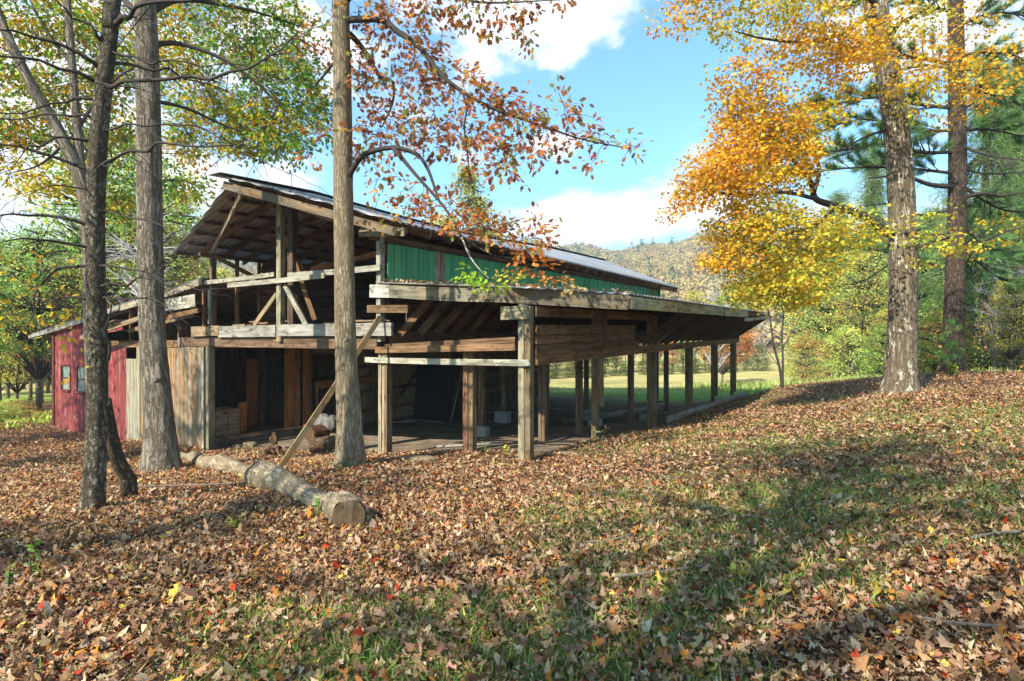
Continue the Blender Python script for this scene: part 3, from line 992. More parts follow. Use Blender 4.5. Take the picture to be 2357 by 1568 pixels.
m = MB()
w = 10.06
while w < 11.75:
    wd = R.uniform(.17, .24)
    m.board(B(w + wd / 2, .02 + .004 * R.integers(0, 3), gz(w, 0) - .05), B(w + wd / 2, .02, -.40 + R.uniform(-.06, .03)), wd - .008, .03, AX, tint=[(1.05, .82, .58), (1.15, .98, .78), (.95, .85, .7), (1.15, .9, .66)][R.integers(0, 4)], vary=.1)
    w += wd
while w < 13.2:
    wd = R.uniform(.16, .22)
    m.board(B(w + wd / 2, .02, gz(w, 0) - .05 + R.uniform(0, .08)), B(w + wd / 2, .02, -.45 + R.uniform(-.06, .03)), wd - .008, .03, AX, tint=(1.0, .85, .65), vary=.25)
    w += wd
m.build('bare_wall', M['wood_tan'], barn)
m = MB()
while w < 14.0:
    wd = .2
    m.board(B(w + wd / 2, .0, gz(w, 0) - .02), B(w + wd / 2, .0, -.52 if w < 13.4 else -.95), wd - .01, .03, AX, tint=(.95, .88, .74), vary=.2)
    w += wd
m.build('peeling_board', M['white_paint'], barn)
m = MB()
w0r = w
WIN = ((17.80, 18.50), (16.69, 17.35))          # window openings
ZS = (-2.16, -1.29)
while w < 19.05:
    wd = min(.24 + R.uniform(-.02, .03), 19.06 - w)
    for a, b in WIN:
        if w < a < w + wd - .02: wd = a - w
        if w < b < w + wd - .02: wd = b - w
    c = w + wd / 2
    top = zl2(c) - .12 if c > 16.5 else (-.50 if c < 15.0 else -.42)
    inwin = any(a - .01 < c < b + .01 for a, b in WIN)
    spans = [(gz(c, 0) - .05, ZS[0]), (ZS[1], top)] if inwin else [(gz(c, 0) - .05, top)]
    tn = (1, 1, 1) if R.random() < .8 else (1.5, 1.35, 1.3)
    for z0, z1 in spans:
        m.board(B(c, .0, z0), B(c, .0, z1), wd - .005, .03, AX, tint=tn, vary=.10)
    w += max(wd, .03)
m.build('red_wall', M['red_paint'], barn)
m = MB()
m.board(B(19.1, -.03, gz(19.1, 0) - .05), B(19.1, -.03, zl2(19.1) - .12), .16, .04, AX, tint=(.62, .6, .6))
m.build('corner_board', M['red_paint'], barn)
bd('upper_red_board', 'red_paint', (16.6, -.03, -.18), (14.2, -.03, .06), .03, .26, tint=(.9, .85, .85))
for a, b in WIN:
    f = MB()
    for p, q, ww, hh, up in ((B(a, -.01, ZS[0]), B(a, -.01, ZS[1]), .06, .05, AX), (B(b, -.01, ZS[0]), B(b, -.01, ZS[1]), .06, .05, AX),
                             (B(a + .03, -.01, ZS[1]), B(b - .03, -.01, ZS[1]), .05, .06, (0, 0, 1)), (B(a + .03, -.03, ZS[0]), B(b - .03, -.03, ZS[0]), .09, .06, (0, 0, 1)),
                             (B(a + .03, -.0, (ZS[0] + ZS[1]) / 2), B(b - .03, -.0, (ZS[0] + ZS[1]) / 2), .03, .03, (0, 0, 1))):
        f.board(p, q, ww, hh, up, tint=(.8, .82, .75))
    fo = f.build('window', M['red_paint'], barn)
    p = MB().board(B(a + .03, .02, (ZS[0] + ZS[1]) / 2), B(b - .03, .02, (ZS[0] + ZS[1]) / 2), .008, ZS[1] - ZS[0] - .04)
    pv = p.build('pane', M['old_glass'], None, barn.location)
    pv.location = (0, 0, 0)
    pv.parent = fo
# side and back of the far lean-to
m = MB()
for k in range(94):
    t = .1 + k * .2
    m.board(B(19.1, t, gz(19.1, t) - .1), B(19.1, t, zl2(19.1) - .1), .03, .197, AX, vary=.2)
m.build('side_wall', M['wood_dark'], barn)
m = MB()
for k in range(46):
    w = 9.8 + k * .2
    m.board(B(w, TF, gz(w, TF) - .1), B(w, TF, zl2(w) - .1), .197, .03, AX, vary=.2)
m.build('end_wall', M['wood_dark'], barn)
sheet('lean_to_roof', lambda t, v: (9.72 + (20.75 - 9.72) * v, t, zl2(9.72 + 11.03 * v) + .02), -.12, 18.9, 6, lambda t: (.0, 1), dull=1.05)
bd('fascia', 'wood_grey', (9.75, -.15, zl2(9.75) - .085), (14.1, -.15, zl2(14.1) - .085), .035, .17, tint=(.85, .75, .62), seg=3, sag=.03)
bd('fascia', 'wood_grey', (14.15, -.155, zl2(14.15) - .07), (20.8, -.155, zl2(20.8) - .07), .035, .13, tint=(.82, .8, .75), seg=3, sag=.03)
for t in np.arange(.15, 18.6, .9):
    bd('rafter', 'wood_brown', (9.7, t, zl2(9.7) - .1), (20.6, t, zl2(20.6) - .1), .05, .14, tint=(.9, .75, .6))
for w in (10.0, 11.2, 12.4, 13.9):
    bd('stud', 'wood_brown', (w, .06, -.5), (w, .06, zl2(w) - .15), .06, .09, AX, tint=(1.05, .85, .65))
bd('header_beam', 'wood_brown', (15.0, .02, -.52), (11.2, .02, -.45), .08, .2, tint=(1.05, .85, .65))
# broken eave pieces in front of the gap over the bare wall
bd('broken_fascia', 'wood_grey', (9.8, -.3, .72), (11.35, -.35, .60), .03, .34, tint=(1.15, 1.13, 1.05))
bd('broken_rafter', 'wood_brown', (9.7, -.25, .46), (12.3, -.45, .12), .07, .12, tint=(1.05, .85, .65))
bd('broken_rafter', 'wood_tan', (12.0, -.5, .30), (15.6, -.6, -.32), .06, .13, tint=(.9, .75, .55))
bd('broken_rafter', 'wood_tan', (10.6, .1, .35), (13.5, -.2, -.1), .05, .11, tint=(1.0, .85, .65))
ms = MB()
ms.board(B(13.2, -.45, .22), B(14.6, -.5, -.03), .55, .012, (0, 0, 1), tint=(1.2, 1.2, 1.2))
ms.board(B(11.0, -.35, .38), B(12.2, -.45, .15), .4, .012, (0, .3, 1), tint=(1.2, 1.2, 1.2))
ms.build('loose_roof_sheet', M['metal'], barn)

# ------------------------------------------------------------------ loose things around the barn
leaning = MB()
d0, d1 = ground_at(640, 1092), None
pA = at(641, 1090, 9.95); pA[2] = g1(pA[0], pA[1]) + .02
pB = B(3.20, -.22, .22)
leaning.board(pA, pB, .045, .105, (0, .3, 1), tint=(.80, .66, .44), seg=4, sag=.03)
o = leaning.build('leaning_plank', M['wood_tan'], None, pA)
tag(o, 'long weathered plank leaning from the leaf litter up against the loft beam', 'plank')

# long log lying from the shed corner towards the viewer
la, lb = np.array([-1.63, 5.85, 0]), np.array([-7.75, 13.7, 0])
n = 92
k = np.linspace(0, 1, n)
lp = la + (lb - la) * k[:, None]
lp[:, 0] += .14 * np.sin(k * 7) + .07 * np.sin(k * 17) + .03 * np.sin(k * 31)
rad = .150 - .040 * k + .010 * np.sin(k * 40) + .020 * np.sin(k * 23 + 1)
rad *= np.array([1 + (.30 * math.exp(-((i - 28) / 6.0) ** 2)) - (.12 if i in (4, 10, 17, 43, 54, 66) else 0) + .035 * math.sin(i * 2.1) * (i < 52) + R.normal(0, .015) for i in range(n)])
rad_log = rad
lp[:, 2] = G(lp[:, 0], lp[:, 1]) + rad * .82
log_e = empty('fallen_log', (la[0], la[1], lp[0][2] - .2), 'long pale barkless log lying across the leaf litter with a sawn end', 'log')
m = MB()
m.tube(lp, rad, 34, rough=.085, cap=False)
m.build('stem', M['bark_log'], log_e, smooth=True)
m = MB()
tn = lp[0] - lp[1]; tn /= np.linalg.norm(tn)
m.tube([lp[0] - tn * .02, lp[0] + tn * .012], [rad[0] * .985, rad[0] * .96], 30, tint=(.62, .50, .36), rough=.02)
m.build('sawn_end', M['wood_tan'], log_e)
for (i, a, L, r) in ((26, 1.1, .16, .07),):
    m = MB()
    b0 = lp[i]
    dr = np.array([.7 * math.cos(a), .4, .55 * math.sin(a) + .2]); dr /= np.linalg.norm(dr)
    m.tube([b0, b0 + dr * L * .6, b0 + dr * (L + .05)], [r * 1.3, r, r * .75], 10, rough=.08)
    m.build('branch_stub', M['bark_log'], log_e, smooth=True)


def lumpy(name, c, size, mat, label, cat, lumps=.25, res=3, group=None, rotz=0.0):
    import bmesh
    bm = bmesh.new()
    bmesh.ops.create_icosphere(bm, subdivisions=res, radius=1)
    ph = R.uniform(0, 6, 6)
    for v in bm.verts:
        x, y, z = v.co
        s = 1 + lumps * (math.sin(x * 3 + ph[0]) * math.cos(y * 4 + ph[1]) * .5 + math.sin(z * 5 + ph[2] + x * 4) * .3 + math.sin(x * 9 + ph[3]) * math.sin(y * 8 + ph[4]) * .25)
        p = np.array([x, y, z]) * s
        p = np.sign(p) * np.abs(p) ** .8
        v.co = Vector(p * np.array(size))
    me = bpy.data.meshes.new(name)
    bm.to_mesh(me); bm.free()
    o = link_mesh(name, me, M[mat])
    o.location = tuple(c)
    o.rotation_euler = (0, 0, rotz)
    return tag(o, label, cat, group)


def on_ground(x, y, dz=0.0):
    d = ground_at(x, y)
    p = at(x, y, d)
    return np.array([p[0], p[1], g1(p[0], p[1]) + dz])


# firewood and scraps beside the leaning plank
def chunk(p, q, r, label, tint=(1, 1, 1), rough=.1, mat='bark_dark'):
    e = empty('firewood_log', (p[0], p[1], p[2] - r), label, 'firewood')
    m = MB()
    pts = np.array([p + (q - p) * s for s in np.linspace(0, 1, 7)])
    m.tube(pts, [r * (1 + .06 * math.sin(i * 2)) for i in range(7)], 14, tint=tint, rough=rough, cap=False)
    m.build('bark', M[mat], e, smooth=True)
    for s in (0, 1):
        m = MB()
        c = pts[-s]; dd = (pts[0] - pts[1]) / np.linalg.norm(pts[0] - pts[1]) * (1 - 2 * s)
        m.tube([c - dd * .02, c + dd * .01], [r * .98, r * .93], 14, tint=(.6, .5, .4))
        m.build('cut_end', M['wood_brown'], e)


c = on_ground(742, 1046, .17)
chunk(c + np.array([-.32, .05, .02]), c + np.array([.22, .25, .06]), .17, 'dark barked log lying on its side behind the grey oak trunk', (1.5, 1.2, 1.0))
c = on_ground(722, 1020, .2)
chunk(c + np.array([-.1, .0, .02]), c + np.array([.18, .45, .05]), .2, 'dark red brown log lying under the crumpled canvas', (.9, .5, .4))
c = on_ground(750, 1014, .48)
lumpy('canvas_heap', c, (.30, .26, .22), 'canvas', 'crumpled grey canvas heaped on the firewood by the leaning plank', 'canvas', .5, 4)
c = on_ground(630, 1052, .10)
lumpy('rotten_stump', c, (.21, .18, .14), 'rotten', 'small dark rotten stump beside the foot of the leaning plank', 'stump', .9, 4)
c = on_ground(631, 1036, .22)
lumpy('bark_knob', c + np.array([0, 0, .04]), (.09, .08, .13), 'rotten', 'reddish brown knob of rotten wood standing on the dark stump', 'wood chunk', .8, 3)
for (x, y, s, lb_) in ((575, 1030, (.20, .14, .10), 'squarish pale stone under the room sill'), (545, 1033, (.13, .10, .08), 'small round stone beside the squarish pale stone'),
                       (965, 1060, (.34, .16, .045), 'flat tan stone lying in leaves between the two front posts'), (862, 1042, (.15, .1, .07), 'small stone at the foot of the grey oak'),
                       (1300, 1046, (.40, .10, .03), 'long flat slab in the leaves right of the corner post'), (655, 1004, (.18, .12, .1), 'grey stone in shadow under the sill end')):
    lumpy('stone', on_ground(x, y, s[2] * .5), s, 'stone', lb_, 'stone', .22, 3)


def block(p, sx_, sy_, sz_, label, rz=TH):
    """hollow concrete block"""
    import bmesh
    bm = bmesh.new()
    t = .04
    x, y = sx_ / 2, sy_ / 2
    def bx(x0, x1, y0, y1, z0=0, z1=sz_):
        r = bmesh.ops.create_cube(bm, size=1)
        for v in r['verts']:
            v.co = Vector(((x0 + x1) / 2 + v.co.x * (x1 - x0), (y0 + y1) / 2 + v.co.y * (y1 - y0), (z0 + z1) / 2 + v.co.z * (z1 - z0)))
    bx(-x, x, -y, -y + t); bx(-x, x, y - t, y)
    for cx in (-x + t / 2, 0, x - t / 2):
        bx(cx - t / 2, cx + t / 2, -y + t, y - t, .002, sz_ - .002)
    me = bpy.data.meshes.new('concrete_block'); bm.to_mesh(me); bm.free()
    o = link_mesh('concrete_block', me, M['concrete'])
    o.location = tuple(p); o.rotation_euler = (0, 0, -rz)
    return tag(o, label, 'concrete block')


def bl(w, t, dz=-.02):
    p = B(w, t, 0); p[2] = g1(p[0], p[1]) + dz
    return p


block(bl(WM - .07, 3.72), .38, .2, .30, 'concrete block under the first inner post behind the front middle post')
block(bl(4.92, 7.17), .46, .3, .38, 'big concrete block under the deep inner post')
block(bl(WM - .07, 10.37), .4, .2, .30, 'small concrete block under the post nearest the green meadow')
block(bl(2.05, 8.1), .42, .2, .22, 'concrete block carrying the near end of the lumber stack')
block(bl(1.0, 9.9), .42, .2, .24, 'concrete block carrying the far end of the lumber stack')
# lumber stack
k = 0
for lay in range(5):
    for j in range(3 if lay < 3 else 2):
        a = bl(2.75 - .12 * lay + .1 * j, 7.3 + .25 * lay + .16 * j); b = bl(.75 + .1 * j - .05 * lay, 10.1 + .2 * j + .1 * lay)
        za, zb2 = .12 + .045 * lay, .30 + .052 * lay
        a[2] = g1(a[0], a[1]) + za + .02 * j; b[2] = g1(b[0], b[1]) + zb2 + .02 * R.random()
        o = MB().board(a, b, .16, .032, tint=(.72, .7, .66), vary=.3).build('lumber_board', M['wood_grey'], None, (a + b) / 2)
        tag(o, 'grey sawn board lying in the lumber stack on concrete blocks', 'board', 'boards in the lumber stack')
# black sheet leaning in the aisle and a pole beside it
a, b = B(7.9, 6.3, 0), B(6.7, 6.5, 0)
za = g1(a[0], a[1])
m = MB().board((a + b) / 2 + np.array([0, 0, za]) , (a + b) / 2 + np.array([.1, .45, za + 1.95]), 1.35, .03, (-.2, -1, 0))
o = m.build('black_panel', M['black_sheet'], None, (a + b) / 2 + np.array([0, 0, za]))
tag(o, 'large black sheet leaning upright in the dark barn aisle', 'panel')
p0, p1 = B(6.4, 6.3, -3.1), B(6.25, 6.7, -1.45)
p0[2] = g1(p0[0], p0[1])
o = MB().tube([p0, p1], .02, 8, tint=(1.1, 1, .8)).build('thin_pole', M['wood_tan'], None, p0)
tag(o, 'thin pale pole leaning beside the large black sheet', 'pole')
for (w0, t0, w1, t1, lb_) in ((8.9, 5.5, 7.6, 5.9, 'narrow board lying on the barn floor left of the black sheet'), (8.4, 6.4, 6.3, 5.7, 'pale lath lying at the foot of the black sheet'),
                              (7.6, 8.7, 5.2, 10.4, 'light board lying on the gravel far behind the black sheet'), (6.9, 12.3, 4.6, 12.2, 'broad pale board lying across the far barn floor'), (3.0, 1.4, 1.6, 1.9, 'sunlit pale slat on the dirt between the front posts')):
    a, b = bl(w0, t0, .05), bl(w1, t1, .06)
    o = MB().board(a, b, .1, .03, tint=(1.0, .98, .9)).build('loose_board', M['wood_grey'], None, a)
    tag(o, lb_, 'board')
# room furniture behind the sill
p = B(10.35, .95, -3.05)
cr = empty('wooden_crate', p, 'pale slatted wooden crate standing inside the room opening', 'crate')
for z0, z1 in ((-3.04, -2.78), (-2.765, -2.31)):
    for wv in (10.05, 10.6):
        MB().board(B(wv, .42, (z0 + z1) / 2), B(wv, 1.12, (z0 + z1) / 2), .025, z1 - z0, tint=(1.2, 1.0, .72), vary=.06).build('side_board', M['wood_tan'], cr)
for tv in (.43, 1.11):
    MB().board(B(10.07, tv, -2.67), B(10.58, tv, -2.67), .025, .7, tint=(1.1, .95, .7)).build('end_board', M['wood_tan'], cr)
MB().board(B(10.04, .77, -3.03), B(10.04, .77, -2.32), .06, .02, AX, tint=(1.1, .9, .6)).build('batten', M['wood_tan'], cr)
o = MB().board(B(10.25, 1.35, -3.04), B(10.2, 1.32, -2.18), .03, .26, AX, tint=(1.2, 1.05, .85)).build('short_board', M['wood_orange'], None, B(10.2, 1.35, -3))
tag(o, 'short tan board standing on end right of the crate', 'board')
o = MB().board(B(11.0, 2.2, -3.04), B(11.05, 2.2, -.98), .03, .40, AX, tint=(1.0, .85, .75)).build('standing_board', M['wood_orange'], None, B(11.0, 2.2, -3))
tag(o, 'tall wide brown board standing upright inside the dark room', 'board')
sh = empty('shelf_unit', B(11.2, 3.6, -3.05), 'dark wooden shelf unit with five shelves beside the plywood panel', 'shelf')
for z in (-.95, -1.34, -1.75, -2.14, -2.51):
    MB().board(B(11.2, 2.65, z), B(11.2, 4.5, z), .35, .03, tint=(1.1, .9, .7)).build('shelf_board', M['wood_brown'], sh)
for t in (2.64, 4.52):
    MB().board(B(11.2, t, -3.04), B(11.2, t, -.6), .35, .03, AX).build('side_panel', M['wood_brown'], sh)
MB().board(B(11.40, 3.57, -3.04), B(11.40, 3.57, -.6), .02, 1.9, AX).build('back_panel', M['wood_dark'], sh)
wb = empty('workbench', B(WL + .3, 5.3, -3.1), 'rough workbench with an orange brown front board in the barn aisle', 'workbench')
MB().board(B(WL + .30, 3.4, -1.70), B(WL + .30, 6.4, -1.70), .7, .04).build('bench_top', M['wood_dark'], wb)
MB().board(B(WL - .07, 3.4, -1.83), B(WL - .07, 6.4, -1.83), .04, .20, tint=(1.05, .95, .8)).build('front_board', M['wood_orange'], wb)
MB().board(B(WL + .2, 3.4, -2.18), B(WL + .2, 6.4, -2.18), .5, .05, tint=(.8, .7, .6)).build('lower_shelf', M['wood_brown'], wb)
for t in (3.5, 4.35, 6.3):
    MB().board(B(WL - .03, t, -3.3), B(WL - .03, t, -1.75), .04, .06, AX, tint=(1.2, 1.15, 1)).build('leg', M['wood_tan'], wb)
# scraps lying along the loft edge
for i in range(16):
    w = R.uniform(3.9, 6.2) if i < 9 else R.uniform(6.8, 9.4)
    L = R.uniform(.25, .9) if i < 9 else R.uniform(.15, .35)
    a = R.uniform(-.5, .5)
    p0, p1 = B(w, .1 + .1 * (i % 5), .06 + .045 * (i % 3)), B(w - L * math.cos(a), .2 + .1 * (i % 5) + L * abs(math.sin(a)), .06 + .045 * (i % 3) + R.uniform(0, .02))
    o = MB().board(p0, p1, .12, .035, tint=[(1.2, .8, .65), (1.1, 1, .8)][i % 2], vary=.3).build('scrap_board', M['wood_tan'], None, p0)
    tag(o, 'short scrap board lying on the loft floor behind the header beam', 'scrap board', 'scrap boards on the loft edge')
# edging board along the barn side
p0, p1 = on_ground(1536, 974, .10), B(-.75, 18.4, 0)
p1[2] = g1(p1[0], p1[1]) + .12
o = MB().board(p0, p1, .06, .22, tint=(1.1, 1.1, 1.0), seg=3, sag=.03).build('edging_board', M['wood_grey'], None, p0)
tag(o, 'long grey edging board at the foot of the leafy bank beside the far posts', 'board')

# white car parked in the meadow beyond the barn, mostly hidden by the slatted wall
cp = at(1243, 880, 37.0)
cz = g1(cp[0], cp[1])
car = empty('parked_car', (cp[0], cp[1], cz), 'white car parked on the grass beyond the slatted wall', 'car')
car.rotation_euler = (0, 0, 0)


def profile(name, mat, pts, y0, y1, parent):
    """side outline in x/z swept across y"""
    me = bpy.data.meshes.new(name)
    k_ = len(pts)
    V = [(x, y, z) for y in (y0, y1) for x, z in pts]
    Fc = [tuple(range(k_))[::-1], tuple(range(k_, 2 * k_))] + [(i, (i + 1) % k_, k_ + (i + 1) % k_, k_ + i) for i in range(k_)]
    me.from_pydata(V, [], Fc)
    o = link_mesh(name, me, M[mat], parent)
    bv = o.modifiers.new('edge', 'BEVEL'); bv.width = .06; bv.segments = 3
    return o


sx2 = .55
profile('body', 'car_paint', [(sx2 - 4.3, .35), (sx2 + .0, .35), (sx2 + .06, .62), (sx2 - .02, .86), (sx2 - 1.0, .98), (sx2 - 1.75, 1.46), (sx2 - 3.2, 1.46), (sx2 - 4.1, 1.0), (sx2 - 4.35, .9)], -.88, .88, car)
profile('side_window', 'car_glass', [(sx2 - 1.25, 1.0), (sx2 - 1.85, 1.38), (sx2 - 3.1, 1.38), (sx2 - 3.7, 1.02)], -.9, .9, car)
for wx in (sx2 - .85, sx2 - 3.5):
    for wy in (-.8, .8):
        m = MB().tube([np.array([cp[0] + wx, cp[1] + wy - .1, cz + .33]), np.array([cp[0] + wx, cp[1] + wy + .1, cz + .33])], .33, 20)
        wh = m.build('wheel', M['tyre'], car)
for wy in (-.62, .62):
    profile('headlight', 'car_glass', [(sx2 - .06, .62), (sx2 + .075, .62), (sx2 + .06, .76), (sx2 - .08, .76)], wy - .17, wy + .17, car)

# ------------------------------------------------------------------ trees
def trunk_line(pix, rw, flare=1.0, top=None, ds=None):
    """trunk through photograph positions (x, y, distance); rw in metres per point"""
    pts = [at(x, y, d) for x, y, d in pix]
    pts[0][2] = g1(pts[0][0], pts[0][1]) - .12
    rw = np.array(rw) / math.sqrt(1 + ((pix[0][0] - 1178.5) / FPX) ** 2)      # off-axis trunks look wider than they are
    if top is not None:
        pts.append(np.array(pts[-1]) + np.array(top))
    line = smooth_line(pts, step=.14)
    L = np.r_[0, np.cumsum(np.linalg.norm(np.diff(line, axis=0), axis=1))]
    key = np.r_[0, np.cumsum(np.linalg.norm(np.diff(np.array(pts), axis=0), axis=1))]
    rad = np.interp(L / L[-1], key / key[-1], rw)
    rad = rad * (1 + flare * np.exp(-((L - .1) / .30)) * .42)
    return line, rad


BASES = []


def root_flare(m, line, rad, n=6, r=.12, L=.5):
    BASES.append((line[1], rad[4] * 1.15, int(2600 * rad[4])))
    for i in range(n):
        a = i / n * 6.28 + R.uniform(-.3, .3)
        d = np.array([math.cos(a), math.sin(a), 0])
        b = line[0].copy(); r0 = rad[6]
        k = R.uniform(.6, 1.25)
        e = b + d * (r0 + L * k)
        e[2] = g1(e[0], e[1]) - .07
        p = [b + d * (r0 - r * .9) + np.array([0, 0, .50]), b + d * (r0 - r * .5) + np.array([0, 0, .26]), b + d * (r0 + L * .3 * k) + np.array([0, 0, .09]), e]
        q = smooth_line(p, 12)
        m.tube(q, np.linspace(r * .8, r * .35, len(q)), 9, rough=.08)


def knots(e, line, rad, mat, spots):
    for f, a, r in spots:
        i = int(f * (len(line) - 1))
        d = np.array([math.cos(a), math.sin(a), .1])
        c = line[i] + d * rad[i] * .82
        MB().tube([c, c + d * r * .45, c + d * r * .7, c + d * r * .85], [r * 1.1, r * .95, r * .6, r * .2], 12, rough=.12).build('knot', M[mat], e, smooth=True)


def grow_twigs(m, p, d, L, r, depth, tips=None, wig=.25, droop=0.0, kids=(3, 5), sides=4, spread=.9):
    """wandering twig with side shoots"""
    n = 5
    pts = [np.array(p, float)]
    d = np.array(d, float) / np.linalg.norm(d)
    for i in range(n):
        d = d + R.normal(0, wig, 3) * .5 + np.array([0, 0, -droop])
        d /= np.linalg.norm(d)
        pts.append(pts[-1] + d * L / n)
    m.tube(pts, np.linspace(r, r * .4, n + 1), sides, cap=False)
    if tips is not None and depth == 0:
        tips.append(pts[-1])
    if depth > 0:
        for j in range(R.integers(kids[0], kids[1] + 1)):
            k_ = R.uniform(.25, 1)
            i = int(k_ * n)
            dd = d + R.normal(0, spread, 3) * np.array([1, 1, .6])
            grow_twigs(m, pts[i], dd, L * R.uniform(.35, .6), r * .55, depth - 1, tips, wig, droop, kids, sides, spread)
    return pts


class Tree:
    def __init__(s, name, base, label, cat='tree', group=None):
        s.e = empty(name, base, label, cat, group)
        s.nodes = np.zeros((0, 3))
        s.lp, s.lx, s.ln, s.lc, s.ls = [], [], [], [], []
        s.tw = MB()

    def add_nodes(s, line):
        s.nodes = np.vstack([s.nodes, line])

    def limb(s, pts, r0, r1, mat, name='branch', sides=9, step=.12, rough=.05):
        line = smooth_line(pts, step=step)
        s.last = MB().tube(line, np.linspace(r0, r1, len(line)), sides, rough=rough).build(name, M[mat], s.e, smooth=True)
        s.add_nodes(line)
        return line

    def sprigs(s, centre, radii, n, leaves, size, pal, w=None, rad=.28, flat=.45, twig_r=.007, hang=.35, maxd=9.0, jit=.16):
        """sprays of leaves inside an ellipsoid, each joined to the nearest branch by a twig"""
        c = np.array(centre, float)
        P = rand_dir(n) * (R.random(n) ** .40)[:, None] * np.array(radii) + c
        order = np.argsort([np.min(((s.nodes - p) ** 2).sum(1)) for p in P]) if len(s.nodes) else range(n)
        for i in order:
            p = P[i]
            d2 = ((s.nodes - p) ** 2).sum(1)
            j = int(np.argmin(d2)); q = s.nodes[j]
            L = math.sqrt(d2[j])
            if L > .08 and L < maxd:
                mid = (p + q) / 2 + R.normal(0, .07 * L, 3) + np.array([0, 0, .06 * L])
                line = smooth_line([q, mid, p], 6)
                s.tw.tube(line, np.linspace(twig_r * (1 + .5 * L), twig_r * .5, len(line)), 4, cap=False)
                s.nodes = np.vstack([s.nodes, line[1:]])
            out = (p - q) / (L + 1e-6)
            k = max(2, int(R.normal(leaves, leaves * .25)))
            off = rand_dir(k) * (R.random(k) ** .5)[:, None] * rad * np.array([1, 1, flat])
            off += out * rad * .35
            s.lp.append(p + off)
            xd = off / rad + out * .6 + R.normal(0, .45, (k, 3)); xd[:, 2] -= hang
            s.lx.append(xd)
            nd = R.normal(0, .55, (k, 3)); nd[:, 2] += 1.0
            s.ln.append(nd)
            s.ls.append(size * R.uniform(.65, 1.2, k))
            base = pick(pal, 1, w, .12)
            cc = np.where(R.random((k, 1)) < .6, np.repeat(base, k, 0), pick(pal, k, w, jit)) * (1 + R.normal(0, .1, (k, 1)))
            s.lc.append(np.clip(cc, .004, .95))

    def finish(s, shape='maple', mat='leaf', crown='crown', twig='twig', curl=.18, fold=.15):
        if s.tw.n:
            s.tw.build('twig_sprays', M[twig], s.e)
        if s.lp:
            V, F, C = leaf_arrays(np.concatenate(s.lp), np.concatenate(s.ls), np.concatenate(s.lx), np.concatenate(s.ln), np.concatenate(s.lc), shape, curl, fold)
            fast_mesh(crown, V, F, C, M[mat], s.e)


RUST = [(.42, .15, .055), (.52, .20, .06), (.32, .10, .045), (.64, .29, .06), (.24, .09, .05), (.40, .32, .08), (.24, .28, .08)]
RUST_W = [5, 5, 4, 2.6, 2, 1.8, 2.2]
GOLD = [(.78, .42, .035), (.80, .50, .045), (.72, .30, .03), (.74, .54, .07), (.54, .46, .06)]
YELL = [(.78, .58, .07), (.68, .56, .07), (.80, .48, .05), (.52, .52, .08), (.38, .44, .07)]
YGRN = [(.34, .46, .06), (.22, .38, .05), (.52, .50, .06), (.66, .46, .05), (.60, .28, .04), (.14, .28, .05)]
GRN = [(.16, .36, .06), (.10, .26, .05), (.26, .42, .07), (.40, .42, .07), (.5, .3, .05)]

# --- grey oak in the middle with rust-coloured leaves
D3 = 10.0
line, rad = trunk_line([(806, 1072, D3), (804, 980, D3), (796, 800, D3), (793, 600, D3), (790, 400, D3), (787, 150, D3), (785, -20, D3)],
                       [.235, .215, .185, .172, .168, .155, .15, .10], 1.0, (.05, .3, 3.5))
oak = Tree('oak_tree', line[0], 'straight grey oak with rust brown leaves standing in front of the barn')
m = MB(); m.tube(line, rad, 34, rough=.034); root_flare(m, line, rad, 7, .10, .42)
m.build('trunk', M['bark_oak'], oak.e, smooth=True)
knots(oak.e, line, rad, 'bark_oak', ((.30, -1.2, .05), (.385, -2.2, .055), (.39, -.3, .05), (.52, -1.7, .04)))
oak.add_nodes(line[len(line) // 2:])


def pl(pts, d0, d1):
    n_ = len(pts)
    return [at(x, y, d0 + (d1 - d0) * i / (n_ - 1)) for i, (x, y) in enumerate(pts)]


oak.limb(pl([(790, 50), (815, 45), (878, 47), (914, 72), (969, 113), (1014, 171), (1063, 210), (1126, 246), (1194, 271), (1271, 298), (1338, 320), (1451, 343)], D3, 8.9), .062, .008, 'twig')
oak.limb(pl([(792, 70), (813, 86), (842, 122), (874, 176), (905, 190), (903, 240), (880, 290)], D3, 10.6), .058, .012, 'twig')
b3 = oak.limb(pl([(794, 425), (815, 383), (842, 354), (905, 340), (960, 356), (985, 390), (1003, 440), (1014, 470)], D3, 9.3), .058, .014, 'twig')
oak.limb(pl([(905, 341), (930, 370), (960, 406), (1023, 478), (1063, 546), (1085, 590)], 9.65, 9.0), .038, .010, 'twig')
oak.limb(pl([(1063, 546), (1081, 590), (1108, 625), (1125, 640)], 9.05, 8.9), .014, .008, 'twig_pale')
oak.limb(pl([(1063, 212), (1075, 248), (1068, 293), (1077, 361), (1083, 424), (1100, 440), (1117, 442)], 9.3, 9.2), .020, .005, 'twig')
oak.limb(pl([(1063, 546), (1130, 585), (1200, 600), (1270, 640)], 9.05, 8.8), .012, .004, 'twig')
oak.limb(pl([(788, 120), (740, 180), (700, 220)], D3, 10.8), .03, .006, 'twig')
oak.limb(pl([(788, 20), (850, -60), (980, -30), (1100, 5), (1290, 0)], D3, 9.2), .05, .008, 'twig')
S = D3 / FPX
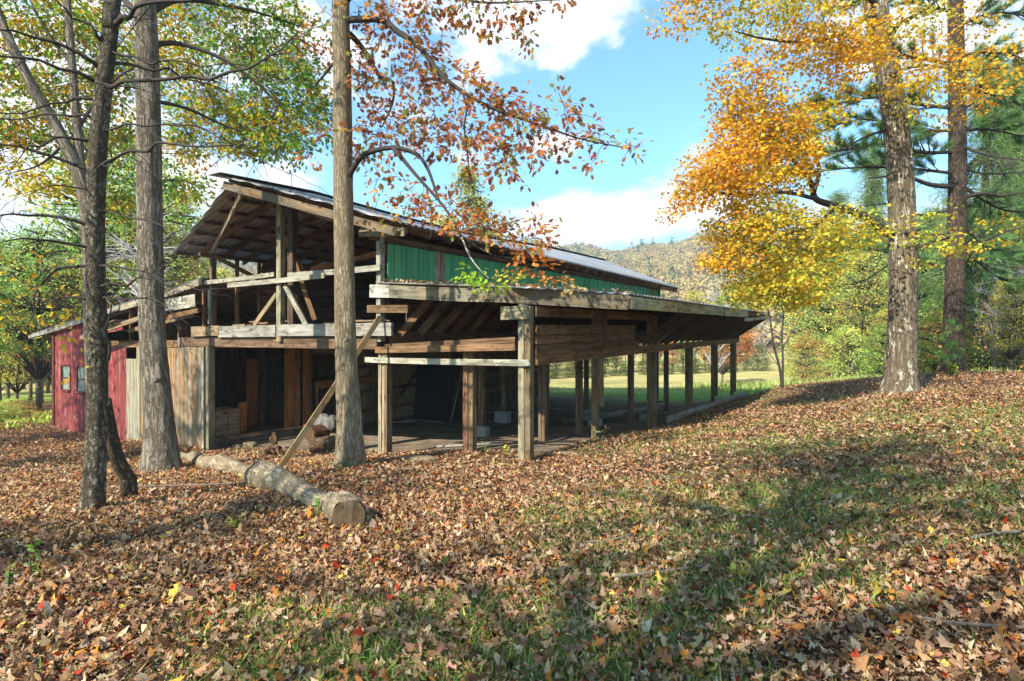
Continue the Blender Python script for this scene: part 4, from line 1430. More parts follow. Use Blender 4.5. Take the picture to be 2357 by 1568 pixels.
for (x, y, rx, ry, n, d) in ((850, 30, 50, 50, 34, 10), (930, 60, 80, 55, 60, 9.8), (960, 130, 80, 50, 46, 9.8), (1060, 15, 90, 45, 56, 9.5), (1160, 40, 65, 40, 30, 9.3), (1250, 5, 60, 22, 16, 9.2), (1205, 60, 30, 25, 10, 9.3),
                             (1000, 190, 80, 45, 36, 9.7), (880, 200, 70, 60, 46, 10.2), (860, 300, 60, 45, 36, 10.2), (950, 265, 80, 45, 46, 9.9), (1040, 300, 70, 45, 42, 9.6), (960, 330, 80, 35, 34, 9.7),
                             (1080, 200, 60, 35, 30, 9.5), (1130, 240, 60, 35, 34, 9.3), (1180, 255, 50, 30, 26, 9.2), (1230, 285, 50, 28, 22, 9.1), (1300, 250, 40, 28, 14, 9.0), (1330, 300, 50, 25, 18, 9.0), (1370, 310, 40, 22, 12, 9.0),
                             (1445, 345, 32, 20, 9, 8.9), (1365, 370, 22, 18, 6, 8.9), (1240, 350, 50, 22, 18, 9.1), (1170, 330, 55, 28, 24, 9.2), (1120, 370, 75, 25, 26, 9.2), (1150, 395, 55, 18, 14, 9.2), (1080, 320, 50, 30, 20, 9.4),
                             (900, 390, 40, 22, 12, 9.8), (860, 430, 22, 30, 8, 10), (960, 450, 45, 22, 18, 9.4), (930, 470, 45, 18, 12, 9.4), (1030, 480, 60, 24, 26, 9.2), (1090, 520, 70, 24, 34, 9.0), (1160, 530, 65, 24, 30, 8.9),
                             (1225, 545, 45, 20, 16, 8.8), (1245, 505, 22, 16, 6, 8.8), (830, 150, 40, 60, 26, 10.1), (820, 330, 25, 60, 18, 10), (740, 90, 55, 60, 22, 10.5), (745, 300, 35, 25, 5, 10.4), (700, 345, 25, 14, 4, 10.6), (870, 500, 18, 20, 4, 9.8)):
    oak.sprigs(at(x, y, d), (rx * S, .55, ry * S), max(3, int(n * .80)), 6, .115, RUST, RUST_W, rad=.17, flat=.8, hang=.5, twig_r=.005)
for (x, y, rx, ry, n, pal) in ((1085, 632, 35, 18, 9, [(.42, .62, .05), (.30, .52, .05)]), (1125, 655, 30, 12, 9, [(.42, .62, .05), (.5, .6, .05)]), (1165, 640, 28, 14, 5, [(.75, .5, .12), (.6, .55, .1)]),
                               (1235, 600, 38, 26, 12, [(.75, .27, .06), (.66, .20, .05)]), (1275, 645, 35, 12, 7, [(.75, .3, .08), (.7, .45, .15)]), (1190, 580, 25, 14, 5, [(.6, .2, .06)]), (1310, 655, 22, 10, 4, [(.7, .5, .2)])):
    oak.sprigs(at(x, y, 8.9), (rx * S, .3, ry * S), n, 8, .085, pal, None, rad=.15, flat=.5, twig_r=.004)
# unseen upper crown above the frame throws shade
oak.limb([line[-1], line[-1] + np.array([1.2, .3, 1.5]), line[-1] + np.array([2.2, .4, 2.4])], .06, .02, 'twig')
oak.sprigs(line[-1] + np.array([.4, .4, .8]), (2.6, 2.2, 1.8), 60, 9, .13, RUST, RUST_W, rad=.3)
oak.finish('oak')

# --- dark scaly tree at the left with dead branches
D1 = 7.0
line, rad = trunk_line([(212, 1168, D1), (222, 1000, D1), (224, 800, D1), (219, 600, D1), (222, 400, D1), (236, 220, D1), (252, 80, D1), (266, -40, D1)],
                       [.150, .132, .128, .122, .120, .112, .105, .10, .05], .4, (.3, .4, 4))
dead = Tree('bare_tree', line[0], 'dark scaly barked tree at the left with many dead drooping branches')
m = MB(); m.tube(line, rad, 30, rough=.06); root_flare(m, line, rad, 5, .05, .2)
m.build('trunk', M['bark_dark'], dead.e, smooth=True)
m = MB()
l2 = smooth_line([at(300, 1110, 7.9), at(272, 1060, 7.7), at(258, 1000, 7.5), at(246, 920, 7.25)], step=.1)
l2[0][2] = g1(l2[0][0], l2[0][1]) - .1
m.tube(l2, np.linspace(.10, .05, len(l2)), 16, rough=.07)
m.build('root_buttress', M['bark_dark'], dead.e, smooth=True)
DB = [([(225, 191), (176, 165), (91, 140), (0, 123), (-60, 110)], 6.3, .024), ([(236, 160), (183, 119), (70, 81), (0, 63), (-60, 50)], 6.2, .024), ([(228, 232), (176, 232), (116, 242), (0, 267), (-50, 275)], 6.6, .018),
      ([(224, 274), (158, 261), (60, 268), (0, 277), (-40, 285)], 7.6, .018), ([(222, 326), (123, 325), (67, 340), (40, 380)], 6.2, .017), ([(222, 400), (140, 365), (70, 344), (0, 328), (-60, 320)], 6.4, .022),
      ([(232, 190), (263, 195), (316, 191), (439, 179), (527, 163), (583, 151), (653, 109), (702, 91)], 5.9, .026), ([(222, 393), (267, 365), (333, 344), (404, 335), (527, 330), (579, 333)], 6.1, .022),
      ([(240, 147), (351, 158), (421, 172), (509, 207), (560, 230)], 7.6, .018), ([(255, 60), (281, 42), (316, 21), (439, -4), (520, -20)], 6.4, .034), ([(220, 525), (150, 504), (65, 494), (0, 497), (-40, 505)], 6.4, .022),
      ([(222, 575), (125, 554), (60, 552), (0, 557)], 6.2, .020), ([(222, 612), (135, 625), (95, 655), (75, 715), (55, 775)], 6.6, .017), ([(222, 612), (300, 620), (380, 640), (446, 660)], 6.4, .015), ([(222, 662), (320, 645), (380, 642)], 6.2, .017),
      ([(222, 684), (320, 687), (390, 715), (440, 745)], 6.5, .012), ([(222, 700), (150, 680), (80, 690), (30, 720)], 6.9, .012), ([(224, 480), (300, 500), (380, 530), (430, 580)], 6.5, .011), ([(224, 440), (120, 430), (40, 450)], 6.5, .011),
      ([(236, 110), (310, 130), (400, 150), (520, 150), (640, 180)], 6.6, .014), ([(225, 300), (330, 290), (450, 300), (560, 350), (690, 410)], 6.4, .013), ([(240, 100), (200, 60), (150, 20), (90, -30)], 6.5, .02), ([(250, 830), (246, 760), (254, 700), (252, 640)], 6.75, .016)]
for pts, dn, r in DB:
    tw = MB()
    r *= 1.12
    q0 = smooth_line(pl(pts, D1 if pts[0][0] < 260 else 6.8, dn), step=.22)
    q0[1:] += R.normal(0, .022, (len(q0) - 1, 3))
    ln_ = dead.limb(q0, r, r * .18, 'twig', sides=7, step=.08, rough=.12)
    for q in range(3, len(ln_), 1):
        if R.random() < .72:
            dr = np.array([R.normal(0, .5) + .4 * np.sign(ln_[-1][0] - ln_[0][0]), R.normal(0, .6), R.normal(-.15, .45)])
            grow_twigs(tw, ln_[q], dr, R.uniform(.25, .75), max(.0035, r * .22), 1, None, .35, .05, (2, 4), 3)
    if tw.n: tw.build('twig_sprays', M['twig'], dead.last, dead.e.location)
dead.limb([line[-1], line[-1] + np.array([-1, .3, .7]), line[-1] + np.array([-2, .5, .8])], .05, .02, 'twig')
dead.sprigs(line[-1] + np.array([-.2, .2, -.4]), (2.2, 2.0, 1.6), 60, 9, .10, YGRN, None, rad=.3)
for (x, y, rx, ry, n) in ((75, 440, 60, 60, 9), (30, 700, 60, 60, 12), (130, 690, 40, 60, 9), (90, 600, 60, 40, 8), (190, 850, 14, 30, 2), (150, 770, 25, 30, 4)):
    dead.sprigs(at(x, y, 6.7), (rx * .005, .35, ry * .005), n, 4, .075, [(.72, .42, .04), (.75, .55, .06), (.45, .30, .05)], None, rad=.16, flat=.8, twig_r=.003)
dead.finish('oval')

# --- big furrowed tree at the left, second trunk
D2 = 10.6
line, rad = trunk_line([(372, 1080, D2), (366, 960, D2), (352, 780, D2), (346, 560, D2), (342, 330, D2), (338, 100, D2), (335, -40, D2)],
                       [.335, .275, .245, .238, .232, .215, .205, .12], .9, (0, .3, 4.5))
big = Tree('large_tree', line[0], 'thick furrowed tree standing before the bare board wall with green yellow crown')
m = MB(); m.tube(line, rad, 40, rough=.042); root_flare(m, line, rad, 7, .13, .5)
m.build('trunk', M['bark_grey'], big.e, smooth=True)
knots(big.e, line, rad, 'bark_grey', ((.22, -1.0, .07), (.45, -2.0, .06)))
big.add_nodes(line[len(line) * 2 // 3:])
big.limb(pl([(340, 110), (380, 100), (430, 105), (520, 140), (600, 200), (660, 260)], D2, 11.5), .06, .012, 'twig')
big.limb(pl([(338, 30), (420, 0), (560, 20), (690, 60)], D2, 12.2), .07, .012, 'twig')
big.limb(pl([(342, 230), (430, 250), (520, 290), (640, 330)], D2, 12.0), .04, .010, 'twig')
big.limb(pl([(338, 60), (260, -20), (160, -40)], D2, 12), .07, .02, 'twig')
S2 = 12 / FPX
for (x, y, rx, ry, n, d, pal) in ((560, 110, 110, 60, 70, 12.5, GRN), (640, 190, 80, 70, 70, 12, GRN), (620, 280, 80, 50, 70, 12.2, YGRN), (660, 330, 50, 30, 30, 12.0, GRN), (500, 240, 100, 60, 80, 12.8, YGRN), (430, 320, 70, 50, 45, 13, YGRN),
                                  (430, 150, 70, 60, 50, 13, YGRN), (560, 330, 80, 35, 46, 12.6, YGRN), (470, 30, 120, 50, 56, 12.6, YGRN), (660, 60, 80, 45, 30, 12.4, GRN), (725, 230, 40, 60, 34, 12.4, GRN), (735, 300, 25, 25, 10, 12.2, GRN), (600, 20, 90, 30, 26, 12, GRN),
                                  (690, 130, 60, 40, 24, 12.5, GRN)):
    big.sprigs(at(x, y, d), (rx * S2, .9, ry * S2), int(n * 1.5), 13, .105, pal, None, rad=.26, flat=.6, hang=.3)
big.limb([line[-1], line[-1] + np.array([1.5, -.3, 1.2]), line[-1] + np.array([3.2, -.4, 2.0])], .09, .03, 'twig')
big.limb([line[-1], line[-1] + np.array([-1.5, -.5, 1.0]), line[-1] + np.array([-3, -.9, 1.6])], .09, .03, 'twig')
big.sprigs(line[-1] + np.array([0, -.3, .6]), (3.8, 3.2, 2.4), 190, 12, .10, YGRN, None, rad=.4)
big.finish('oak')

# --- slender forked tree leaning away behind, yellow-green crown
D6 = 13.5
line, rad = trunk_line([(225, 1010, D6), (208, 700, D6), (196, 470, D6), (150, 330, D6), (80, 210, 13.2), (20, 90, 13), (-20, -20, 13)],
                       [.22, .17, .16, .15, .14, .12, .11, .05], .5, (-.6, 0, 3))
fork = Tree('forked_tree', line[0], 'pale slender forked tree leaning left with a yellow green crown')
m = MB(); m.tube(line, rad, 20, rough=.03)
m.build('trunk', M['bark_grey'], fork.e, smooth=True)
fork.add_nodes(line[len(line) // 2:])
ln2 = fork.limb(pl([(196, 500), (190, 430), (178, 300), (166, 150), (155, 0), (150, -80)], D6, 14), .11, .07, 'bark_grey', 'stem', 14, .2)
fork.limb(pl([(178, 300), (230, 220), (300, 160), (420, 120)], 13.7, 14.5), .045, .01, 'twig')
fork.limb(pl([(166, 150), (100, 60), (60, -20)], 13.8, 14.5), .05, .015, 'twig')
fork.limb(pl([(150, 330), (90, 380), (20, 400)], 13.5, 14), .04, .01, 'twig')
S6 = 14 / FPX
for (x, y, rx, ry, n, d, pal) in ((60, 50, 110, 70, 80, 14.5, YGRN), (200, 60, 100, 70, 80, 15, YGRN), (300, 150, 100, 70, 80, 15.2, YGRN), (60, 190, 90, 60, 60, 14.2, YGRN), (190, 210, 90, 60, 60, 14.8, YGRN), (110, 300, 100, 50, 56, 14.4, YGRN),
                                  (270, 310, 80, 50, 46, 15, YGRN), (30, 400, 70, 40, 26, 14, YELL), (430, 420, 60, 60, 26, 16, YGRN), (290, 450, 50, 60, 24, 15.5, YGRN), (160, 420, 60, 40, 22, 14.6, YELL), (380, 50, 90, 50, 40, 15, YGRN), (0, 280, 60, 60, 36, 14.4, YGRN)):
    fork.sprigs(at(x, y, d), (rx * S6, 1.1, ry * S6), int(n * 1.5), 13, .125, pal, None, rad=.32, flat=.6, hang=.3)
fork.limb([line[-1], line[-1] + np.array([.5, -.5, .8]), line[-1] + np.array([2.0, -1.0, 1.5])], .07, .03, 'twig')
fork.sprigs(line[-1] + np.array([1.2, -.6, .4]), (3.2, 2.8, 1.8), 110, 12, .11, YGRN, None, rad=.4)
fork.finish('oval')

# --- big maple on the right with golden leaves
D4 = 14.5
line, rad = trunk_line([(2072, 900, D4), (2076, 800, D4), (2078, 600, D4), (2072, 400, D4), (2054, 230, D4), (2028, 80, D4), (2008, -40, D4)],
                       [.43, .385, .365, .345, .33, .315, .30, .18], .95, (-.6, 0, 4.5))
maple = Tree('maple_tree', line[0], 'massive maple with pale patched bark and golden orange leaves on the bank')
m = MB(); m.tube(line, rad, 44, rough=.034); root_flare(m, line, rad, 8, .16, .55)
m.build('trunk', M['bark_maple'], maple.e, smooth=True)
knots(maple.e, line, rad, 'bark_maple', ((.18, -2.4, .10), (.33, -1.6, .09), (.47, -.8, .08)))
maple.add_nodes(line[len(line) * 2 // 3:])


def c7(pts):
    return [(1493 + x * .6014, y * .6014) for x, y in pts]


maple.limb(pl(c7([(940, 900), (890, 875), (830, 830), (720, 790), (640, 762), (622, 700), (570, 630), (520, 580), (470, 520)]), D4, 12.6), .12, .02, 'twig')
maple.limb(pl(c7([(640, 762), (560, 742), (500, 738), (380, 745), (250, 735), (150, 700), (100, 690)]), 13.3, 12.2), .05, .008, 'twig')
maple.limb(pl(c7([(632, 735), (652, 660), (640, 600), (600, 555), (560, 450), (500, 380)]), 13.3, 13.4), .055, .012, 'twig')
maple.limb(pl(c7([(880, 60), (830, 70), (740, 130), (600, 160), (450, 150), (330, 120)]), D4, 12.4), .07, .012, 'twig')
maple.limb(pl(c7([(930, 130), (960, 90), (1000, 70), (1080, 20), (1160, -40)]), D4, 13.5), .075, .02, 'twig')
maple.limb(pl(c7([(900, 300), (960, 270), (1060, 250), (1200, 270), (1380, 260)]), D4, 12.6), .05, .010, 'twig')
maple.limb(pl(c7([(900, 30), (780, -30), (600, -40), (400, -10), (250, 0)]), D4, 12.0), .08, .015, 'twig')
maple.limb(pl(c7([(950, 900), (1000, 890), (1060, 900), (1130, 900), (1250, 930)]), D4, 12.8), .035, .008, 'twig')
maple.limb(pl(c7([(900, 500), (840, 520), (760, 560), (680, 600)]), D4, 13.2), .035, .008, 'twig')
maple.limb(pl(c7([(720, 790), (640, 860), (520, 900), (420, 960), (330, 1000)]), 13.6, 12.6), .05, .010, 'twig')
maple.limb(pl(c7([(620, 870), (600, 980), (540, 1080)]), 13.3, 13.0), .03, .008, 'twig')
S4 = 13.2 / FPX * .6014
OR = [(.76, .37, .035), (.80, .46, .045), (.68, .26, .03), (.80, .53, .06)]
for (x, y, rx, ry, n, d, pal) in ((450, 40, 210, 60, 140, 12.4, YELL), (250, 10, 130, 30, 46, 12.2, GOLD), (140, 20, 80, 35, 18, 12, OR), (650, 140, 140, 70, 120, 13, GOLD), (520, 200, 50, 40, 22, 12.6, OR), (720, 240, 110, 60, 80, 13.4, OR), (850, 190, 70, 50, 36, 13.6, GOLD),
                                  (340, 300, 70, 50, 36, 12.6, OR), (360, 380, 80, 60, 66, 12.8, GOLD), (430, 450, 110, 80, 130, 13, GOLD), (330, 540, 90, 50, 70, 12.6, OR), (310, 620, 110, 55, 95, 12.5, OR), (200, 690, 95, 45, 66, 12.3, OR), (140, 770, 50, 30, 24, 12.2, OR),
                                  (340, 710, 120, 60, 120, 12.6, GOLD), (500, 640, 120, 80, 140, 13, GOLD), (480, 540, 110, 70, 120, 13, GOLD), (600, 500, 80, 70, 66, 13.5, YELL), (700, 400, 70, 50, 30, 13.6, GOLD), (420, 830, 140, 65, 130, 12.8, YELL), (340, 880, 90, 45, 70, 12.6, GOLD),
                                  (290, 985, 65, 28, 40, 12.4, OR), (450, 960, 150, 60, 140, 12.8, YELL), (600, 900, 130, 65, 120, 13, YELL), (740, 870, 110, 50, 60, 13.2, YELL), (880, 915, 90, 26, 22, 13.4, YELL), (500, 1060, 140, 45, 120, 12.8, YELL), (410, 1110, 90, 40, 56, 12.6, YELL),
                                  (560, 1130, 75, 40, 50, 13, YELL), (640, 1010, 60, 50, 40, 13.3, YELL), (900, 200, 70, 40, 14, 12.8, GOLD), (970, 330, 60, 30, 10, 12.6, GOLD), (1030, 280, 90, 45, 26, 13, GOLD), (1140, 250, 110, 60, 34, 12.8, GOLD), (1260, 290, 100, 45, 26, 12.7, OR), (1060, 370, 80, 45, 20, 13, YELL), (1200, 140, 110, 60, 26, 13, GOLD),
                                  (1080, 40, 90, 40, 36, 13.4, YELL), (1390, 240, 60, 50, 22, 12.6, GOLD), (1190, 400, 60, 40, 18, 13, GOLD), (1130, 900, 90, 30, 14, 12.8, YELL), (1210, 930, 80, 30, 10, 12.8, YELL), (1100, 970, 80, 26, 8, 13, YELL), (1050, 840, 40, 30, 12, 13.2, YELL), (960, 40, 60, 40, 20, 13.6, GOLD)):
    maple.sprigs(at(1493 + x * .6014, y * .6014, d), (rx * S4 * 1.18, 1.3, ry * S4 * 1.3), int(n * 1.12), 13, .078, pal, None, rad=.27, flat=.45, hang=.35, twig_r=.006)
maple.limb([line[-1], line[-1] + np.array([-1.5, -1, .8]), line[-1] + np.array([-3.5, -2, 1.0])], .12, .04, 'twig')
maple.sprigs(line[-1] + np.array([-1, -1, .3]), (4.5, 3.5, 2.2), 150, 11, .11, GOLD, None, rad=.4)
maple.finish('maple')

# --- white pine on the right
PINE = [(.13, .26, .09), (.17, .31, .11), (.10, .20, .09), (.24, .35, .12)]


class Pine:
    """pine with whorled limbs carrying brush-like needle tufts"""
    def __init__(s, name, base, label, group=None):
        s.e = empty(name, base, label, 'tree', group)
        s.P, s.X, s.C, s.S = [], [], [], []
        s.tw = MB()

    def tuft(s, p, d, k, size, pal):
        d = d / (np.linalg.norm(d) + 1e-9)
        xd = d + rand_dir(k) * .75
        s.P.append(np.repeat(p[None], k, 0) + R.normal(0, size * .10, (k, 3)))
        s.X.append(xd); s.S.append(size * R.uniform(.7, 1.15, k))
        s.C.append(np.repeat(pick(pal, 1, None, .2), k, 0) * (1 + R.normal(0, .15, (k, 1))))

    def spray(s, line, r0, every, L, size, pal, k=26, start=.35, flat=.35, tufts=3):
        n = len(line)
        for i in range(int(n * start), n, every):
            d0 = line[min(i + 1, n - 1)] - line[max(i - 1, 0)]
            d0 /= np.linalg.norm(d0) + 1e-9
            for sgn in (-1, 1):
                if R.random() < .2: continue
                side = np.cross(d0, [0, 0, 1.0]) * sgn
                dd = d0 * R.uniform(.4, .9) + side * R.uniform(.5, 1) + np.array([0, 0, R.uniform(-.1, flat)])
                dd /= np.linalg.norm(dd)
                LL = L * R.uniform(.5, 1.2) * (1 - .4 * i / n)
                pts = [line[i], line[i] + dd * LL * .5 + R.normal(0, .03, 3), line[i] + dd * LL]
                s.tw.tube(pts, [r0 * .35, r0 * .25, r0 * .1], 4, cap=False)
                for q in range(tufts):
                    f = .45 + .55 * (q + R.random()) / tufts
                    s.tuft(pts[0] + (pts[2] - pts[0]) * f, dd + np.array([0, 0, .2]), k, size, pal)
        s.tuft(line[-1], line[-1] - line[-2], k, size, pal)

    def finish(s, mat='needles', parts=('twig_sprays', 'crown')):
        if s.tw.n:
            s.tw.build(parts[0], M['twig'], s.e)
        if s.P:
            P = np.concatenate(s.P); X = np.concatenate(s.X)
            V, F, C = leaf_arrays(P, np.concatenate(s.S), X, rand_dir(len(P)), np.clip(np.concatenate(s.C), .005, .9), 'needle', .05)
            fast_mesh(parts[1], V, F, C, M[mat], s.e)


D5 = 20.0
line, rad = trunk_line([(2192, 862, D5), (2194, 760, D5), (2200, 600, D5), (2204, 400, D5), (2202, 200, D5), (2200, 0, D5), (2200, -60, D5)],
                       [.40, .37, .35, .33, .31, .28, .27, .12], .5, (0, 0, 6))
pine = Pine('pine_tree', line[0], 'dark trunked pine with bare lower limbs at the right behind the maple')
m = MB(); m.tube(line, rad, 28, rough=.03); root_flare(m, line, rad, 6, .12, .35)
m.build('trunk', M['bark_pine'], pine.e, smooth=True)
L5 = [([(2200, 430), (2140, 425), (2080, 405), (2000, 410)], 18.5, .10, 0), ([(2205, 610), (2260, 560), (2310, 535), (2370, 520)], 18.6, .06, 0), ([(2203, 460), (2260, 445), (2310, 450), (2370, 440)], 19, .08, 0), ([(2204, 330), (2250, 350), (2300, 362), (2370, 370)], 18, .06, 0),
      ([(2203, 260), (2240, 235), (2258, 190), (2250, 150)], 18.5, .05, 0), ([(2203, 385), (2270, 400), (2370, 395)], 21.5, .05, 0), ([(2200, 540), (2140, 560), (2080, 585), (2000, 640), (1930, 660)], 18.8, .05, 0), ([(2200, 480), (2120, 495), (2040, 470), (1960, 480)], 21.5, .05, 0),
      ([(2200, 350), (2120, 350), (2040, 330), (1950, 345), (1860, 350)], 19, .07, 1), ([(2200, 250), (2110, 240), (2020, 225), (1920, 240), (1850, 260)], 21, .07, 1), ([(2200, 150), (2100, 130), (2000, 120), (1900, 90)], 20.5, .07, 1), ([(2200, 300), (2120, 300), (1990, 275), (1890, 300)], 22, .06, 1), ([(2200, 400), (2110, 390), (1990, 385), (1880, 395), (1840, 400)], 22, .06, 1),
      ([(2200, 60), (2290, 30), (2380, 40)], 18.5, .07, 1), ([(2200, 130), (2290, 120), (2400, 150)], 19, .07, 1), ([(2203, 200), (2290, 220), (2400, 260)], 18.5, .07, 1), ([(2203, 300), (2290, 300), (2400, 330)], 19.5, .06, 1), ([(2203, 420), (2300, 480), (2400, 490)], 20, .06, 1), ([(2203, 500), (2290, 590), (2400, 600)], 20.5, .05, 1), ([(2203, 560), (2300, 640), (2400, 660)], 19, .05, 1),
      ([(2200, 30), (2120, 10), (2030, -10), (1920, 20)], 21, .06, 1), ([(2200, 620), (2100, 600), (1990, 570), (1900, 590)], 22, .04, 1)]
for pts, dn, r, nee in L5:
    ln_ = smooth_line(pl(pts, D5, dn), step=.18)
    MB().tube(ln_, np.linspace(r, r * .25, len(ln_)), 8, rough=.05).build('branch', M['twig'], pine.e, smooth=True)
    if nee:
        pine.spray(ln_, r, 1, 1.15, .25, PINE, 30, .12, .5, 6)
    else:
        for q in range(4, len(ln_), 2):
            grow_twigs(pine.tw, ln_[q], np.array([R.normal(0, .6), R.normal(0, .6), R.normal(0, .5)]), R.uniform(.5, 1.2), .010, 1, None, .3, .03, (2, 4), 3)
for k in range(26):
    a = R.uniform(0, 6.28); z = R.uniform(.5, 6)
    p0 = line[-1] - np.array([0, 0, z - 1])
    ln_ = smooth_line([p0, p0 + np.array([math.cos(a), math.sin(a), .1]) * 1.8, p0 + np.array([math.cos(a), math.sin(a), .05]) * 3.4], step=.3)
    pine.spray(ln_, .05, 2, .9, .24, PINE, 16, .2, .4, 3)
for (x, y) in ((2150, 735), (2190, 750), (2165, 785), (2205, 800), (2160, 815), (2190, 830)):
    p = at(x, y, 18.9)
    for q in range(6):
        pine.tuft(p + R.normal(0, .12, 3), rand_dir(1)[0] + np.array([0, 0, .4]), 26, .22, [(.14, .30, .07), (.2, .38, .08)])
pine.finish()

# --- young two-stemmed sapling at the barn's far corner
b0 = on_ground(1797, 893)
sap = Tree('sapling', b0, 'slim two stemmed sapling with a yellow top at the far roof corner')
dS = b0[1]
for pts, r in (([(1800, 890), (1795, 850), (1782, 800), (1776, 760), (1772, 730), (1760, 690)], .055), ([(1802, 892), (1802, 830), (1800, 770), (1803, 730), (1800, 690), (1806, 640)], .042), ([(1801, 880), (1800, 850), (1804, 800), (1826, 760), (1845, 720), (1855, 680)], .022), ([(1782, 800), (1755, 770), (1720, 745)], .016), ([(1790, 840), (1760, 800), (1745, 780)], .012)):
    q = pl(pts, dS, dS + .3)
    if pts[0][1] > 879: q[0][2] = b0[2] - .05
    sap.limb(q, r, r * .4, 'twig', 'stem', 8, .15)
for (x, y, rx, ry, n) in ((1760, 660, 70, 40, 40), (1820, 640, 70, 40, 36), (1790, 700, 60, 25, 18), (1700, 690, 50, 30, 14), (1850, 690, 30, 25, 8)):
    sap.sprigs(at(x, y, dS + .3), (rx * dS / FPX, .8, ry * dS / FPX), n, 9, .11, YELL, None, rad=.32)
sap.finish('maple')


# ------------------------------------------------------------------ generic background trees
def bg_tree(name, label, group, h, cr, pal, nl, ls, kind='broad', bare=0.0, shape='simple', trunk_mat='bark_grey', loc=(0, 0, 0), crown0=.3, tint=(1, 1, 1), sprigs=None):
    """tree built at the origin: trunk with limbs, and a crown of leaf sprays"""
    e = empty(name, loc, label, 'tree', group)
    m = MB()
    tw = MB()
    base = np.array(loc, float)
    ln_ = smooth_line([base + np.array([0, 0, -.3]), base + np.array([R.normal(0, .04) * h * .3, R.normal(0, .04) * h * .3, h * .35]), base + np.array([R.normal(0, .05) * h * .5, R.normal(0, .05) * h * .5, h * .7]), base + np.array([R.normal(0, .05) * h * .5, 0, h * .97])], 7)
    r0 = h * .013 + .02
    m.tube(ln_, np.linspace(r0, r0 * .15, len(ln_)), 9, rough=.05, tint=tint)
    m.build('trunk', M[trunk_mat], e, smooth=True)
    P, X, Cc, Ss = [], [], [], []
    ns = sprigs or max(30, nl // 14)
    for i in range(ns):
        u = R.random()
        z = crown0 + (1 - crown0) * u
        a = R.uniform(0, 6.28)
        if kind == 'broad':
            prof = math.sin(math.pi * (.12 + .85 * u)) ** .7
        elif kind == 'column':
            prof = .9 * (1 - u) ** .5 + .08
        else:
            prof = (1 - u) * (.75 + .35 * math.sin(u * 26)) + .04
        rr = cr * prof * (R.uniform(.45, 1.0) if R.random() < .8 else R.uniform(.1, .5)) * (1 + .22 * math.sin(a * 2 + h))
        q = ln_[min(int((z - .12 * (kind == 'broad')) * len(ln_)), len(ln_) - 1)]
        p = np.array([q[0] + math.cos(a) * rr, q[1] + math.sin(a) * rr, base[2] + h * z - (rr * .25 if kind != 'broad' else 0)])
        if R.random() < .55 or bare > .3:
            mid = (p + q) / 2 + np.array([0, 0, .08 * rr])
            tw.tube([q, mid, p], [r0 * .35, r0 * .2, r0 * .06], 4, cap=False, tint=tint)
            if bare > .3:
                for _ in range(3):
                    tw.tube([mid, mid + (p - q) * .3 + R.normal(0, .25 * cr, 3) * .6], [r0 * .14, r0 * .04], 3, cap=False, tint=tint)
        k = int(nl / ns * (1 - bare) * R.uniform(.5, 1.5))
        if k < 1: continue
        sr = cr * .20
        off = rand_dir(k) * (R.random(k) ** .5)[:, None] * sr * np.array([1, 1, .6])
        P.append(p + off)
        xd = off / sr + R.normal(0, .6, (k, 3)); xd[:, 2] -= .2
        X.append(xd)
        Cc.append(np.repeat(pick(pal, 1, None, .18), k, 0) * (1 + R.normal(0, .14, (k, 1))))
        Ss.append(ls * R.uniform(.6, 1.3, k))
    if tw.n:
        tw.build('limbs', M['twig_pale' if bare > .3 else 'twig'], e)
    if P:
        P = np.concatenate(P)
        V, F, C = leaf_arrays(P, np.concatenate(Ss), np.concatenate(X), R.normal(0, .6, (len(P), 3)) + np.array([0, 0, .8]), np.clip(np.concatenate(Cc), .005, .9), 'needle' if kind == 'conifer_needle' else shape, .2)
        fast_mesh('crown', V, F, C, M['leaf'], e)
    return e


def dup(root, loc, rz, sc, label=None, group=None):
    r = root.copy(); COL.objects.link(r)
    r.location = loc; r.rotation_euler = (0, 0, rz); r.scale = (sc,) * 3 if np.isscalar(sc) else sc
    if label: r['label'] = label
    if group: r['group'] = group
    for ch in list(root.children):
        c_ = ch.copy(); COL.objects.link(c_); c_.parent = r
    return r


PALY = [(0.775, 0.625, 0.125), (0.625, 0.600, 0.125), (0.850, 0.625, 0.150), (0.500, 0.550, 0.125)]
PALG = [(0.300, 0.510, 0.120), (0.450, 0.630, 0.150), (0.210, 0.390, 0.105), (0.630, 0.690, 0.180)]
PALO = [(.62, .26, .08), (.55, .20, .08), (.66, .36, .10), (.45, .18, .08)]
PALR = [(.42, .16, .10), (.50, .22, .12), (.36, .14, .08)]
PALE = [(.20, .34, .12), (.26, .40, .13), (.16, .28, .11), (.34, .42, .14)]
PALB = [(0.521, 0.670, 0.186), (0.781, 0.818, 0.223), (0.850, 0.850, 0.260), (0.372, 0.558, 0.149)]

KIND = {}


def place(kind, x, d, sc=1.0, rz=None, z=None, label=None, group=None):
    """copy of a background tree of one kind at a photograph bearing and distance"""
    X = (x - 1178.5) / FPX * d
    zz = g1(X, d) - .05 if z is None else z
    if kind not in KIND or KIND[kind][1]:
        e = dup(KIND[kind][0], (X, d, zz), R.uniform(0, 6.28) if rz is None else rz, sc, label, group)
    else:
        e = KIND[kind][0]
        KIND[kind][1] = True
        e.location = (X, d, zz); e.rotation_euler = (0, 0, R.uniform(0, 6.28)); e.scale = (sc,) * 3 if np.isscalar(sc) else sc
        if label: e['label'] = label
        if group: e['group'] = group
    return e


def defkind(key, *a, **k):
    KIND[key] = [bg_tree(*a, **k), False]


